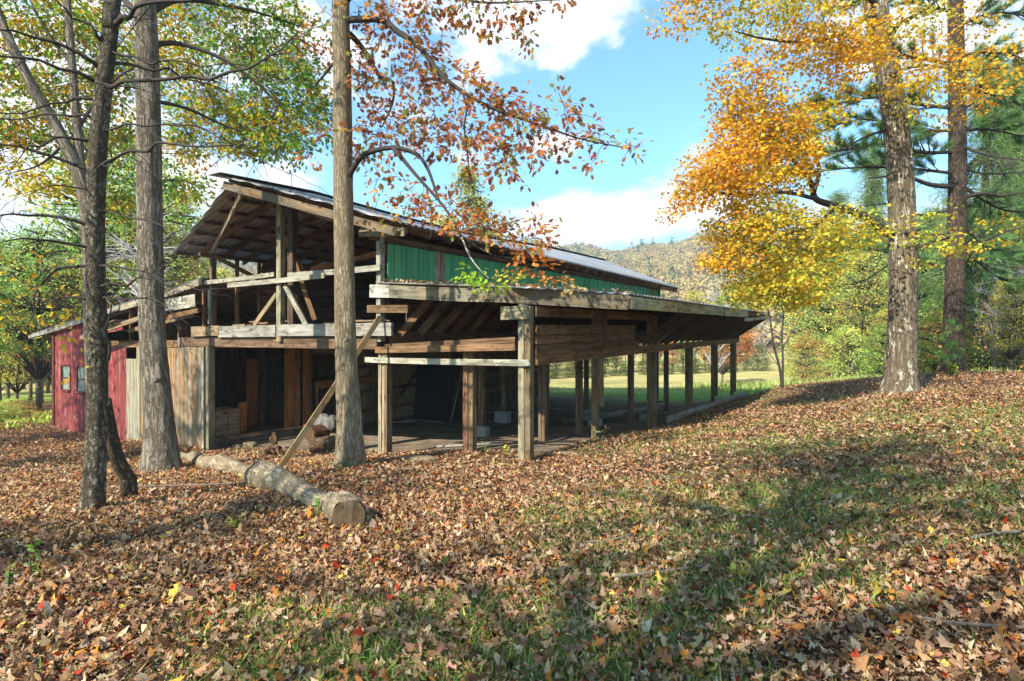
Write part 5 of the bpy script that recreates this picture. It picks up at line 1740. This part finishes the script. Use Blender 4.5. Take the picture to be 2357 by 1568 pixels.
GB = 'trees around the meadow and behind the barn'
defkind('yellow', 'yellow_tree', 'loose yellow leaved tree in the thin wood beyond the barn', 'yellow trees beyond the barn', 11, 3.2, PALY, 6000, .17)
defkind('green', 'green_tree', 'bright green leaved tree in the thin wood beyond the barn', 'green trees beyond the barn', 11, 3.0, PALG, 6000, .17)
defkind('orange', 'orange_tree', 'small orange leaved tree at the meadow edge', 'orange trees at the meadow edge', 6, 2.0, PALO, 3000, .16)
defkind('russet', 'russet_tree', 'faded russet tree at the meadow edge', 'russet trees at the meadow edge', 7, 2.2, PALR, 2600, .18)
defkind('pale', 'bare_tree', 'pale leafless tree at the meadow edge', 'leafless trees at the meadow edge', 8, 2.4, PALR, 500, .14, bare=.7, tint=(1.9, 1.9, 1.9), sprigs=90)
defkind('ever', 'evergreen_tree', 'dark evergreen with drooping boughs beyond the barn', 'evergreens beyond the barn', 13, 3.2, PALE, 15000, .42, kind='conifer', shape='needle', crown0=.08, trunk_mat='bark_pine')
defkind('bush', 'shrub', 'leafy yellow green shrub in the thicket past the bank', 'shrubs in the thicket past the bank', 3.0, 1.7, PALB, 3200, .11, crown0=.05)
defkind('dbush', 'shrub', 'low dark green shrub along the far meadow edge', 'low shrubs along the meadow edge', 3.0, 1.7, [(.10, .17, .06), (.14, .21, .07), (.20, .25, .08), (.30, .27, .10)], 3000, .12, crown0=.05)
defkind('obush', 'shrub', 'shrub with orange tinged leaves in the thicket past the bank', 'orange shrubs in the thicket', 2.6, 1.5, [(.62, .42, .12), (.55, .25, .10), (.45, .42, .12), (.35, .4, .1)], 2400, .10, crown0=.05)

# field edge wood seen between the posts
for i, x in enumerate(np.linspace(1190, 1760, 26)):
    d = 48 + (x - 1200) / 560 * 14 + R.uniform(0, 5)
    k = ['russet', 'bush', 'pale', 'russet', 'pale', 'obush', 'orange', 'green', 'pale', 'yellow'][i % 10]
    s = R.uniform(.6, 1.0) * (.5 if 'bush' in k else .75)
    place(k, x + R.uniform(-6, 6), d, s)
for i, x in enumerate(np.linspace(1180, 1740, 22)):
    place('dbush', x + R.uniform(-8, 8), 46.5 + (x - 1200) / 560 * 13 + R.uniform(-1, 1), R.uniform(.28, .62) if i % 3 else R.uniform(.7, .9), label='low dark green shrub along the far meadow edge', group='low shrubs along the meadow edge')
for i, x in enumerate(np.linspace(1200, 1760, 15)):
    place(['yellow', 'russet', 'green', 'orange', 'pale'][i % 5], x, 66 + R.uniform(0, 14), R.uniform(.75, 1.05))
place('orange', 1662, 36, .80, label='small orange tree beside the pale trunk right of the last post')
place('pale', 1645, 33, .75, label='leafless pale tree just right of the last barn post')
place('russet', 1685, 42, .7, label='thin russet tree right of the last barn post')
# tall pine showing over the roof
pt = bg_tree('tall_pine', 'tall yellow tinted pine rising behind the long barn roof', None, 19, 3.6, [(.42, .50, .10), (.56, .55, .13), (.28, .40, .10), (.62, .52, .13)], 13000, .20, kind='column', shape='simple', crown0=.15, trunk_mat='bark_pine')
X = (1085 - 1178.5) / FPX * 52
pt.location = (X, 52, g1(X, 52)); pt.scale = (.98, .98, .99)
place('yellow', 1010, 50, 1.25, label='yellow tree showing above the barn roof left of the tall pine')
place('yellow', 1150, 56, 1.05, label='yellow tree low above the barn roof right of the tall pine')
# thicket on the right beyond the bank
for i in range(25):
    x = R.uniform(1800, 2420); d = R.uniform(26, 42) if x < 2100 else R.uniform(23, 34)
    k = ['bush', 'bush', 'obush', 'bush', 'yellow', 'obush'][i % 6]
    place(k, x, d, R.uniform(.6, 1.25) if k != 'yellow' else R.uniform(.35, .55), label=None)
for (k, x, d, s) in (('green', 1905, 44, .85), ('yellow', 1980, 40, .8), ('green', 2110, 36, .85), ('ever', 2290, 38, .95), ('ever', 2380, 30, .85), ('yellow', 2330, 29, .7), ('green', 2250, 30, .7), ('ever', 2140, 46, 1.0), ('ever', 2420, 42, 1.1), ('russet', 2310, 27, .6),
                     ('yellow', 1850, 52, .8), ('orange', 1930, 50, 1.0), ('ever', 1985, 62, 1.0), ('green', 2060, 60, 1.0), ('russet', 2200, 48, 1.1), ('pale', 2290, 25, .6), ('pale', 2360, 24, .55), ('pale', 1960, 45, .8), ('ever', 2480, 28, 1.0), ('ever', 2340, 34, 1.15), ('green', 2230, 42, 1.1), ('ever', 2200, 33, .8)):
    place(k, x, d, s)
# wood at the left behind the red shed
for (k, x, d, s) in (('yellow', 20, 34, .6), ('ever', -60, 36, .95), ('green', 70, 33, .62), ('yellow', 110, 38, .7), ('ever', 130, 46, .85), ('ever', 60, 50, .95), ('yellow', 40, 28, .42), ('pale', 95, 31, .85), ('pale', 160, 40, 1.0),
                     ('pale', 440, 42, 1.2), ('pale', 480, 46, 1.25), ('pale', 400, 48, 1.2), ('yellow', 425, 52, .95), ('pale', 300, 45, 1.1), ('orange', 565, 60, 1.35), ('yellow', 520, 64, 1.0), ('green', 470, 62, .95), ('orange', 60, 60, 1.3), ('orange', 180, 62, 1.5), ('green', 250, 60, .9),
                     ('yellow', 310, 58, .9), ('ever', 370, 66, .8), ('green', 610, 64, .9), ('russet', 640, 66, 1.2), ('yellow', 700, 60, .8), ('pale', 20, 42, 1.1), ('pale', 240, 44, 1.2), ('pale', -20, 34, 1.0), ('green', 150, 56, .9), ('ever', 95, 58, .8)):
    place(k, x, d, s)
for i in range(22):
    x = R.uniform(-120, 470); d = R.uniform(24, 46)
    place(['yellow', 'green', 'yellow', 'pale', 'green', 'russet'][i % 6], x, d, R.uniform(.85, 1.35) if x > 120 else R.uniform(.55, .95))
for (x, d, s) in ((2275, 28, 1.2), (2345, 33, 1.35), (2010, 50, 1.5), (1930, 60, 1.4)):
    place('ever', x, d, s)
for i in range(13):
    x = R.uniform(-90, 108); d = R.uniform(22, 28)
    place(['bush', 'obush'][i % 2], x, d, (R.uniform(.4, .7), R.uniform(.3, .6), R.uniform(.16, .34)), label='low bright green shrub beside the red shed', group='shrubs beside the red shed')
for i in range(14):
    place('obush', R.uniform(-60, 700), R.uniform(48, 58), R.uniform(.8, 1.3), label='distant shrub behind the barn at the left', group='distant shrubs behind the barn')

# unseen trees beside and behind the viewer, added to cast dappled shade
sh1 = bg_tree('shade_tree', 'broad leafy tree standing behind the viewer at the left', None, 14, 4.0, YGRN, 3000, .17, shape='oval', crown0=.38, loc=(0, 0, 0))
KIND['shade'] = [sh1, False]
for i, (x, y, s) in enumerate(((-5.4, -5.0, 1.0), (0.8, -6.0, 1.05), (-10.2, -1.2, .72), (8.5, -9.5, .8), (-19.5, 12.3, .8), (-15.3, 8.2, .72))):
    lb_ = ['broad leafy tree standing behind the viewer at the left', 'broad leafy tree straight behind the viewer', 'broad leafy tree beyond the left edge of the yard', 'broad leafy tree behind the viewer at the right', 'leafy tree off beside the red shed', 'leafy tree between the yard edge and the red shed'][i]
    if i == 0:
        sh1.location = (x, y, g1(x, y)); sh1.scale = (s,) * 3
    else:
        dup(sh1, (x, y, g1(x, y)), i * 1.7, s, lb_)

# ------------------------------------------------------------------ hills and their forest
azs = np.radians(np.linspace(-75, 75, 200))
rs = np.r_[np.linspace(110, 560, 60), np.linspace(570, 900, 20)]
AZ, RS = np.meshgrid(azs, rs)


def hill_h(a, r):
    ad = np.degrees(a)
    crest = 64 + 3 * np.clip((ad - 4) / 14, -.3, 1.2) + 4 * np.sin(ad * .35 + 1) + 2.0 * np.sin(ad * 1.1)
    crest = crest * np.where(ad < 0, .80 + .2 * np.exp(ad / 10), 1)
    u = np.clip((r - 120) / (500 - 120), 0, 1)
    return -5 + (crest + 5) * (u ** 1.25) * (1 + .10 * np.sin(ad * .9 + u * 5) * (1 - u)) - np.clip((r - 520) / 380, 0, 1) * 20


HZ = hill_h(AZ, RS)
HX, HY = np.sin(AZ) * RS, np.cos(AZ) * RS
na, nr = len(azs), len(rs)
idx = np.arange(na * nr).reshape(nr, na)
F = np.stack([idx[:-1, :-1], idx[:-1, 1:], idx[1:, 1:], idx[1:, :-1]], -1).reshape(-1, 4)
hills = fast_mesh('hills', np.c_[HX.ravel(), HY.ravel(), HZ.ravel()], F, np.ones((na * nr, 3)), M['hill'])
hills.data.polygons.foreach_set('use_smooth', [True] * len(F))
tag(hills, kind='structure')
HP = [(.58, .38, .15), (.62, .38, .15), (.46, .42, .14), (.56, .27, .12), (.36, .38, .13), (.66, .50, .19), (.52, .33, .20), (.17, .23, .10)]
nt = 8500
a = np.radians(np.where(R.random(nt) < .8, R.uniform(0, 44, nt), R.uniform(-52, -10, nt)))
r = np.sqrt(R.uniform(130 ** 2, 515 ** 2, nt))
hz = hill_h(a, r)
kk = 60
zone = _vn(np.sin(a) * r, np.cos(a) * r, .018, 3)
pi = np.clip(((zone + 1) / 2 * 7 + R.normal(0, 1.6, nt)).astype(int), 0, 7)
HPm = np.array(HP); HPm = HPm * .55 + HPm.mean(0) * .45
tc = HPm[pi] * np.array([.74, .78, .80]) * (1 + R.normal(0, .11, (nt, 1)))
size = R.uniform(2.3, 4.2, nt)
con = (pi == 7) | (R.random(nt) < .04)
tc[con] = np.array([.09, .14, .075]) * (1 + R.normal(0, .15, (con.sum(), 1)))
base = np.c_[np.sin(a) * r, np.cos(a) * r, hz]
U = rand_dir(nt * kk).reshape(nt, kk, 3)
U[..., 2] = np.abs(U[..., 2])
hgt = np.where(con, 2.3, 1.25)
rad3 = size[:, None, None] * np.stack([np.ones(nt), np.ones(nt), hgt], -1)[:, None, :]
off = U * rad3 * R.uniform(.75, 1.1, (nt, kk, 1))
shr = np.where(con[:, None], np.clip(1 - off[..., 2] / (size * 2.6)[:, None], .08, 1), 1.0)
off[..., 0] *= shr; off[..., 1] *= shr
P = (base[:, None, :] + off + np.array([0, 0, 1.0])).reshape(-1, 3)
C = np.repeat(np.clip(tc, .01, .9), kk, 0) * (1 + R.normal(0, .06, (nt * kk, 1)))
nd = U.reshape(-1, 3) + np.array([0, 0, .25])
V, Fq, Cc = leaf_arrays(P - 0, np.repeat(size * .40, kk), rand_dir(nt * kk), nd, np.clip(C, .01, .9), 'simple', .1)
V[:, 2] += 0
o = fast_mesh('hillside_forest', V, Fq, Cc, M['forest'])
tag(o, 'autumn forest covering the hillside beyond the meadow', 'forest', kind='stuff')

# ------------------------------------------------------------------ leaf litter and grass
LP = [(.44, .27, .145), (.54, .36, .205), (.32, .175, .085), (.62, .47, .30), (.16, .082, .042), (.40, .21, .12), (.48, .20, .06), (.62, .25, .045), (.52, .07, .03), (.70, .52, .10), (.27, .15, .10)]
LW = [7, 7, 5, 3.0, 2.6, 3, 2.2, .6, .5, .4, 2.0]


def scatter(n, d0, d1, pw=1.0, spread=.98):
    """random ground positions in the wedge in front of the viewer"""
    d = d0 + (d1 - d0) * R.random(n) ** pw
    x = (R.random(n) * 2 - 1) * spread * d
    return x, d


def litter_keep(X, Y):
    w, t = to_barn(X, Y)
    inside = (w > -.15) & (t > .55 + .5 * _vn(X, Y, .6, 4)) & (w < 19.3)
    crest = (t > 18.5) | ((Y > 22.5 + .18 * X * 0) & (X < 11)) | (Y > 24.5)
    return ~inside & ~crest


def litter(n, d0, d1, shape, size, pw, curl, fold, keep=1.0):
    x, y = scatter(n, d0, d1, pw)
    ok = litter_keep(x, y)
    gm = grass_bias(x, y) + (_vn(x, y, .33, 7) * .25 + _vn(x, y, .9, 8) * .45 + _vn(x, y, 2.4, 9) * .40)
    gm = np.clip((gm + .30) / .55, 0, 1)
    ok &= R.random(n) > gm * .42
    dens = .5 + .5 * _vn(x, y, 1.6, 12)
    ok &= R.random(n) < .55 + .45 * dens
    x, y = x[ok], y[ok]
    k = len(x)
    z = G(x, y) + R.uniform(.004, .05, k) * np.where(gm[ok] > .5, .9, 1)
    a = R.uniform(0, 6.28, k)
    xd = np.c_[np.cos(a), np.sin(a), R.normal(0, .28, k)]
    nd = np.c_[R.normal(0, .38, k), R.normal(0, .38, k), np.ones(k)]
    sz = size * R.lognormal(0, .28, k)
    # redder, browner drifts in front of the barn and to the left
    c = pick(LP, k, LW, .13)
    dr = np.clip((_vn(x, y, .4, 15) + .3), 0, 1)[:, None] * .28
    c = c * (1 - dr) + c * np.array([.95, .78, .70]) * dr
    return leaf_arrays(np.c_[x, y, z], sz, xd, nd, np.clip(c * .88, .01, .9), shape, curl, fold, .11)


parts = [litter(34000, 2.0, 7.5, 'maple', .043, .72, .9, .8), litter(14000, 2.0, 7.5, 'oak', .055, .72, .9, .7), litter(46000, 2.0, 8, 'simple', .026, .75, .9, .8), litter(12000, 2.0, 7.5, 'oval', .05, .72, 1.0, .9), litter(84000, 6.5, 14, 'maple', .046, .75, .9, .6), litter(110000, 12, 25, 'oval', .056, .8, .8, .4)]
# drifts banked against trunks, posts and the log
ring = []
for (px_, py_, r_, n_) in ((line_b[0], line_b[1], r_b, n_b) for line_b, r_b, n_b in BASES):
    a_ = R.uniform(0, 6.28, n_); q_ = r_ * (.75 + .9 * R.random(n_) ** 1.6)
    ring.append(np.c_[px_ + np.cos(a_) * q_, py_ + np.sin(a_) * q_, .10 * np.clip(1.5 - q_ / r_, 0, 1) * R.random(n_) + .012])
j_ = R.integers(0, len(lp), 2600); s_ = R.choice([-1, 1], 2600) * (rad_log[j_] * .85 + .16 * R.random(2600) ** 1.6)
nrm = np.array([(lb - la)[1], -(lb - la)[0]]) / np.linalg.norm((lb - la)[:2])
ring.append(np.c_[lp[j_, 0] + nrm[0] * s_, lp[j_, 1] + nrm[1] * s_, .10 * np.clip(1 - (np.abs(s_) - rad_log[j_] * .8) / .16, 0, 1) * R.random(2600) + .012])
ring = np.concatenate(ring); k_ = len(ring)
ring[:, 2] += G(ring[:, 0], ring[:, 1])
a_ = R.uniform(0, 6.28, k_)
parts.append(leaf_arrays(ring, .05 * R.lognormal(0, .3, k_), np.c_[np.cos(a_), np.sin(a_), R.normal(0, .35, k_)], np.c_[R.normal(0, .55, (k_, 2)), np.ones(k_)], np.clip(pick(LP, k_, LW, .17), .01, .9), 'oval', .9, .7, .11))
V, Fs, C, nn = [], [], [], 0
for v, f, c in parts:
    V.append(v); C.append(c); Fs.append(f + nn); nn += len(v)
o = fast_mesh('leaf_litter', np.concatenate(V), Fs, np.concatenate(C), M['litter'])
tag(o, 'fallen brown maple and oak leaves covering the yard', 'leaf litter', kind='stuff')


def blades(n, d0, d1, pw, size, keepf):
    x, y = scatter(n, d0, d1, pw)
    gm = grass_bias(x, y) + (_vn(x, y, .33, 7) * .25 + _vn(x, y, .9, 8) * .45 + _vn(x, y, 2.4, 9) * .40)
    tuft = _vn(x, y, 5.0, 21) * .5 + .5
    ok = litter_keep(x, y) & (R.random(n) < np.clip((gm + .30) / .65, 0.012, 1) * (.25 + .75 * tuft))
    x, y = x[ok], y[ok]; k = len(x)
    z = G(x, y) - .005
    xd = np.c_[R.normal(0, .55, k), R.normal(0, .55, k), np.ones(k) * .8]
    col = pick([(.17, .26, .06), (.25, .34, .085), (.38, .40, .11), (.13, .20, .05), (.46, .42, .19)], k, [4, 4, 3.5, 2.5, 1.8], .2)
    return leaf_arrays(np.c_[x, y, z], size * R.uniform(.5, 1.35, k), xd, rand_dir(k), col, 'blade', .9)


V, Fs, C, nn = [], [], [], 0
for v, f, c in (blades(90000, 2.0, 7, .75, .075, 1), blades(60000, 6, 15, .75, .085, 1)):
    V.append(v); C.append(c); Fs.append(f + nn); nn += len(v)
o = fast_mesh('grass', np.concatenate(V), Fs, np.concatenate(C), M['grass'])
tag(o, 'short green grass growing through the fallen leaves', 'grass', kind='stuff')

# meadow fringe: taller grass and weeds at the foot of the field and along the bank
n = 26000
x = R.uniform(-2, 26, n); y = R.uniform(22, 40, n)
w, t = to_barn(x, y)
ok = ((t > 19.2) | (w < -2.2)) & ~litter_keep(x, y) & (R.random(n) < .35 + .65 * (_vn(x, y, .5, 31) > .05))
x, y = x[ok], y[ok]; k = len(x)
V, F, C = leaf_arrays(np.c_[x, y, G(x, y) - .02], R.uniform(.05, .20, k) * (1 + 1.2 * (x > 11)), np.c_[R.normal(0, .4, k), R.normal(0, .4, k), np.ones(k)], rand_dir(k), pick([(.26, .46, .10), (.38, .52, .13), (.52, .54, .19), (.62, .55, .26)], k, None, .2), 'blade', .6)
o = fast_mesh('meadow_grass', V, F, C, M['grass'])
tag(o, 'taller rough grass along the near meadow edge', 'meadow grass', kind='stuff')

n = 9000
x = R.uniform(-27, -13.2, n); y = R.uniform(15, 25, n)
w, t = to_barn(x, y)
ok = (w > 19.6) & (R.random(n) < .25 + .75 * (_vn(x, y, .6, 41) > -.1))
x, y = x[ok], y[ok]; k = len(x)
V, F, C = leaf_arrays(np.c_[x, y, G(x, y) + R.uniform(0, .18, k)], R.uniform(.07, .20, k), np.c_[R.normal(0, .6, k), R.normal(0, .6, k), R.uniform(.1, 1, k)], R.normal(0, .5, (k, 3)) + [0, 0, .8], pick([(.42, .52, .10), (.55, .56, .12), (.30, .42, .09), (.50, .40, .14)], k, None, .2), 'oval', .5)
o = fast_mesh('weeds', V, F, C, M['grass'])
tag(o, 'low yellow green weeds beside the red shed end', 'weeds', kind='stuff')

# leaves and needles caught on the lean-to roof edge
n = 650
w = R.uniform(-1.6, WM, n)
t = np.where(w > 0, .02, -w / 1.6 * 1.4) + R.random(n) ** 2.5 * .9 + .02
PW = np.array([B(a_, b_, zl(a_) + .05) for a_, b_ in zip(w, t)]) + np.c_[np.zeros(n), np.zeros(n), R.random(n) * .05]
V, F, C = leaf_arrays(PW, R.uniform(.04, .08, n), rand_dir(n) * [1, 1, .4], R.normal(0, .5, (n, 3)) + [0, 0, 1], pick(LP, n, LW, .2), 'oval', .6, .4)
o = fast_mesh('roof_litter', V, F, C, M['litter'])
tag(o, 'dry leaves caught along the lean-to roof edge', 'leaf litter', kind='stuff')

# fallen sticks
for i, (x, y, L, a, lb_) in enumerate(((300, 1130, 1.6, .1, 'long thin fallen stick in the leaves right of the scaly trunk'), (1350, 1265, .5, .5, 'short grey stick lying in the leafy grass'), (1420, 1345, .7, .4, 'crooked fallen twig in the near leaves'),
                                       (2080, 1440, .8, -.6, 'forked grey twig in the grass at lower right'), (2240, 1250, .5, .2, 'pale twig half under leaves at the right'), (900, 1085, .5, -.3, 'thin pale stick right of the grey oak'), (1350, 1150, .6, .3, 'slender stick in the grass before the barn side'))):
    p = on_ground(x, y, .05)
    q = [p + np.array([math.cos(a), math.sin(a) * .5, 0]) * L * s + np.r_[R.normal(0, .025, 2), 0] for s in (0, .35, .7, 1)]
    for v_ in q: v_[2] = g1(v_[0], v_[1]) + .05
    o = MB().tube(smooth_line(q, 9), .009 + .004 * (i == 0), 6, tint=(1.1, 1.05, 1), rough=.15).build('fallen_stick', M['twig_mid'], None, p)
    tag(o, lb_, 'stick')


# little plants
def seedling(x, y, h, nl, ls, pal, label, shape='oval', spread=.5, dz=0.0, name='seedling'):
    p = on_ground(x, y)
    e = empty(name, p, label, 'plant')
    m = MB(); P, X = [], []
    for s in range(1 + nl // 14):
        tip = p + np.array([R.normal(0, .08) * h * 2, R.normal(0, .08) * h, h * R.uniform(.8, 1)])
        ln_ = smooth_line([p, (p + tip) / 2 + R.normal(0, .03 * h, 3), tip], 6)
        m.tube(ln_, np.linspace(.006, .002, len(ln_)), 5, cap=False)
        for k_ in range(nl // (1 + nl // 14)):
            u = R.uniform(.3, 1)
            q = ln_[int(u * (len(ln_) - 1))]
            d = rand_dir(1)[0] * np.array([1, 1, .4]) + np.array([0, 0, .25])
            P.append(q); X.append(d)
    m.build('stem', M['twig'], e)
    P, X = np.array(P), np.array(X)
    k_ = len(P)
    V, F, C = leaf_arrays(P, ls * R.uniform(.6, 1.2, k_), X, R.normal(0, .4, (k_, 3)) + [0, 0, 1], pick(pal, k_, None, .15), shape, .3)
    fast_mesh('leaves', V, F, C, M['leaf'], e)


LG = [(.14, .28, .05), (.20, .33, .07), (.11, .23, .04)]
LY = [(.55, .56, .10), (.62, .50, .10), (.45, .50, .10)]
seedling(1388, 1050, .62, 46, .11, [(.36, .46, .14), (.5, .52, .2)], 'upright pale green weed stalk right of the corner post', 'blade')
seedling(1165, 1060, .30, 16, .09, LY, 'yellowing leafy seedling left of the corner post')
seedling(1120, 1052, .34, 10, .14, LG, 'thin green grass shoot between the front posts', 'blade')
seedling(378, 1088, .24, 40, .15, [(.30, .42, .08), (.42, .48, .1)], 'green fern at the foot of the thick furrowed tree', 'blade')
seedling(545, 1226, .15, 34, .12, LY, 'yellow green tuft of grass left of the log end', 'blade')
seedling(75, 1345, .44, 22, .06, LG, 'leafy green sapling in the leaves at lower left')
seedling(20, 1375, .26, 10, .055, LG, 'small green sprout at the left edge of the yard')
seedling(735, 1200, .26, 6, .10, LG, 'broad leaved green sprout before the pale log')
seedling(1015, 1318, .12, 9, .06, LG, 'small bright green sprout in the leafy grass')
seedling(198, 1180, .10, 8, .06, LG, 'tiny green sprout at the foot of the scaly trunk')
seedling(577, 1040, .22, 12, .07, LY, 'yellow green weed below the room sill')
seedling(870, 1000, .22, 12, .07, LG, 'small weed beside the three ply front post')
seedling(1700, 1345, .12, 10, .08, LY, 'yellow green sprig in the grass at the right')
for (x, y, h, lb_) in ((2112, 893, 2.2, 'thin dark sapling stem beside the maple trunk'), (1648, 915, 2.6, 'slender bare sapling right of the last barn post'), (2350, 850, 3.2, 'slim leaning sapling at the right edge')):
    seedling(x, y, h, 20, .10, LY, lb_, 'oval', name='thin_sapling')
for (x, y, h, lb_) in ((2230, 850, .6, 'low green bush right of the pine trunk'), (2150, 862, .55, 'low green bush left of the pine trunk'), (2190, 868, .5, 'low leafy bush at the foot of the pine')):
    seedling(x, y, h, 150, .12, LG + LY, lb_, 'oval', name='low_bush')

# ------------------------------------------------------------------ valley air
import bmesh as _bm
_b = _bm.new()
_bm.ops.create_cube(_b, size=1.0)
_me = bpy.data.meshes.new('haze'); _b.to_mesh(_me); _b.free()
hz_ = link_mesh('haze', _me, None)
hz_.scale = (1900, 1900, 150)
hz_.location = (0, 0, 150 / 2 - 12)
hm = bpy.data.materials.new('haze')
hm.use_nodes = True
hm.node_tree.nodes.clear()
_o = hm.node_tree.nodes.new('ShaderNodeOutputMaterial')
_v = hm.node_tree.nodes.new('ShaderNodeVolumePrincipled')
_v.inputs['Color'].default_value = (.90, .93, .97, 1)
_v.inputs['Density'].default_value = HAZE
_v.inputs['Anisotropy'].default_value = 0.2
hm.node_tree.links.new(_v.outputs[0], _o.inputs['Volume'])
_me.materials.append(hm)
tag(hz_, 'thin bright haze in the valley air', 'haze', kind='stuff')
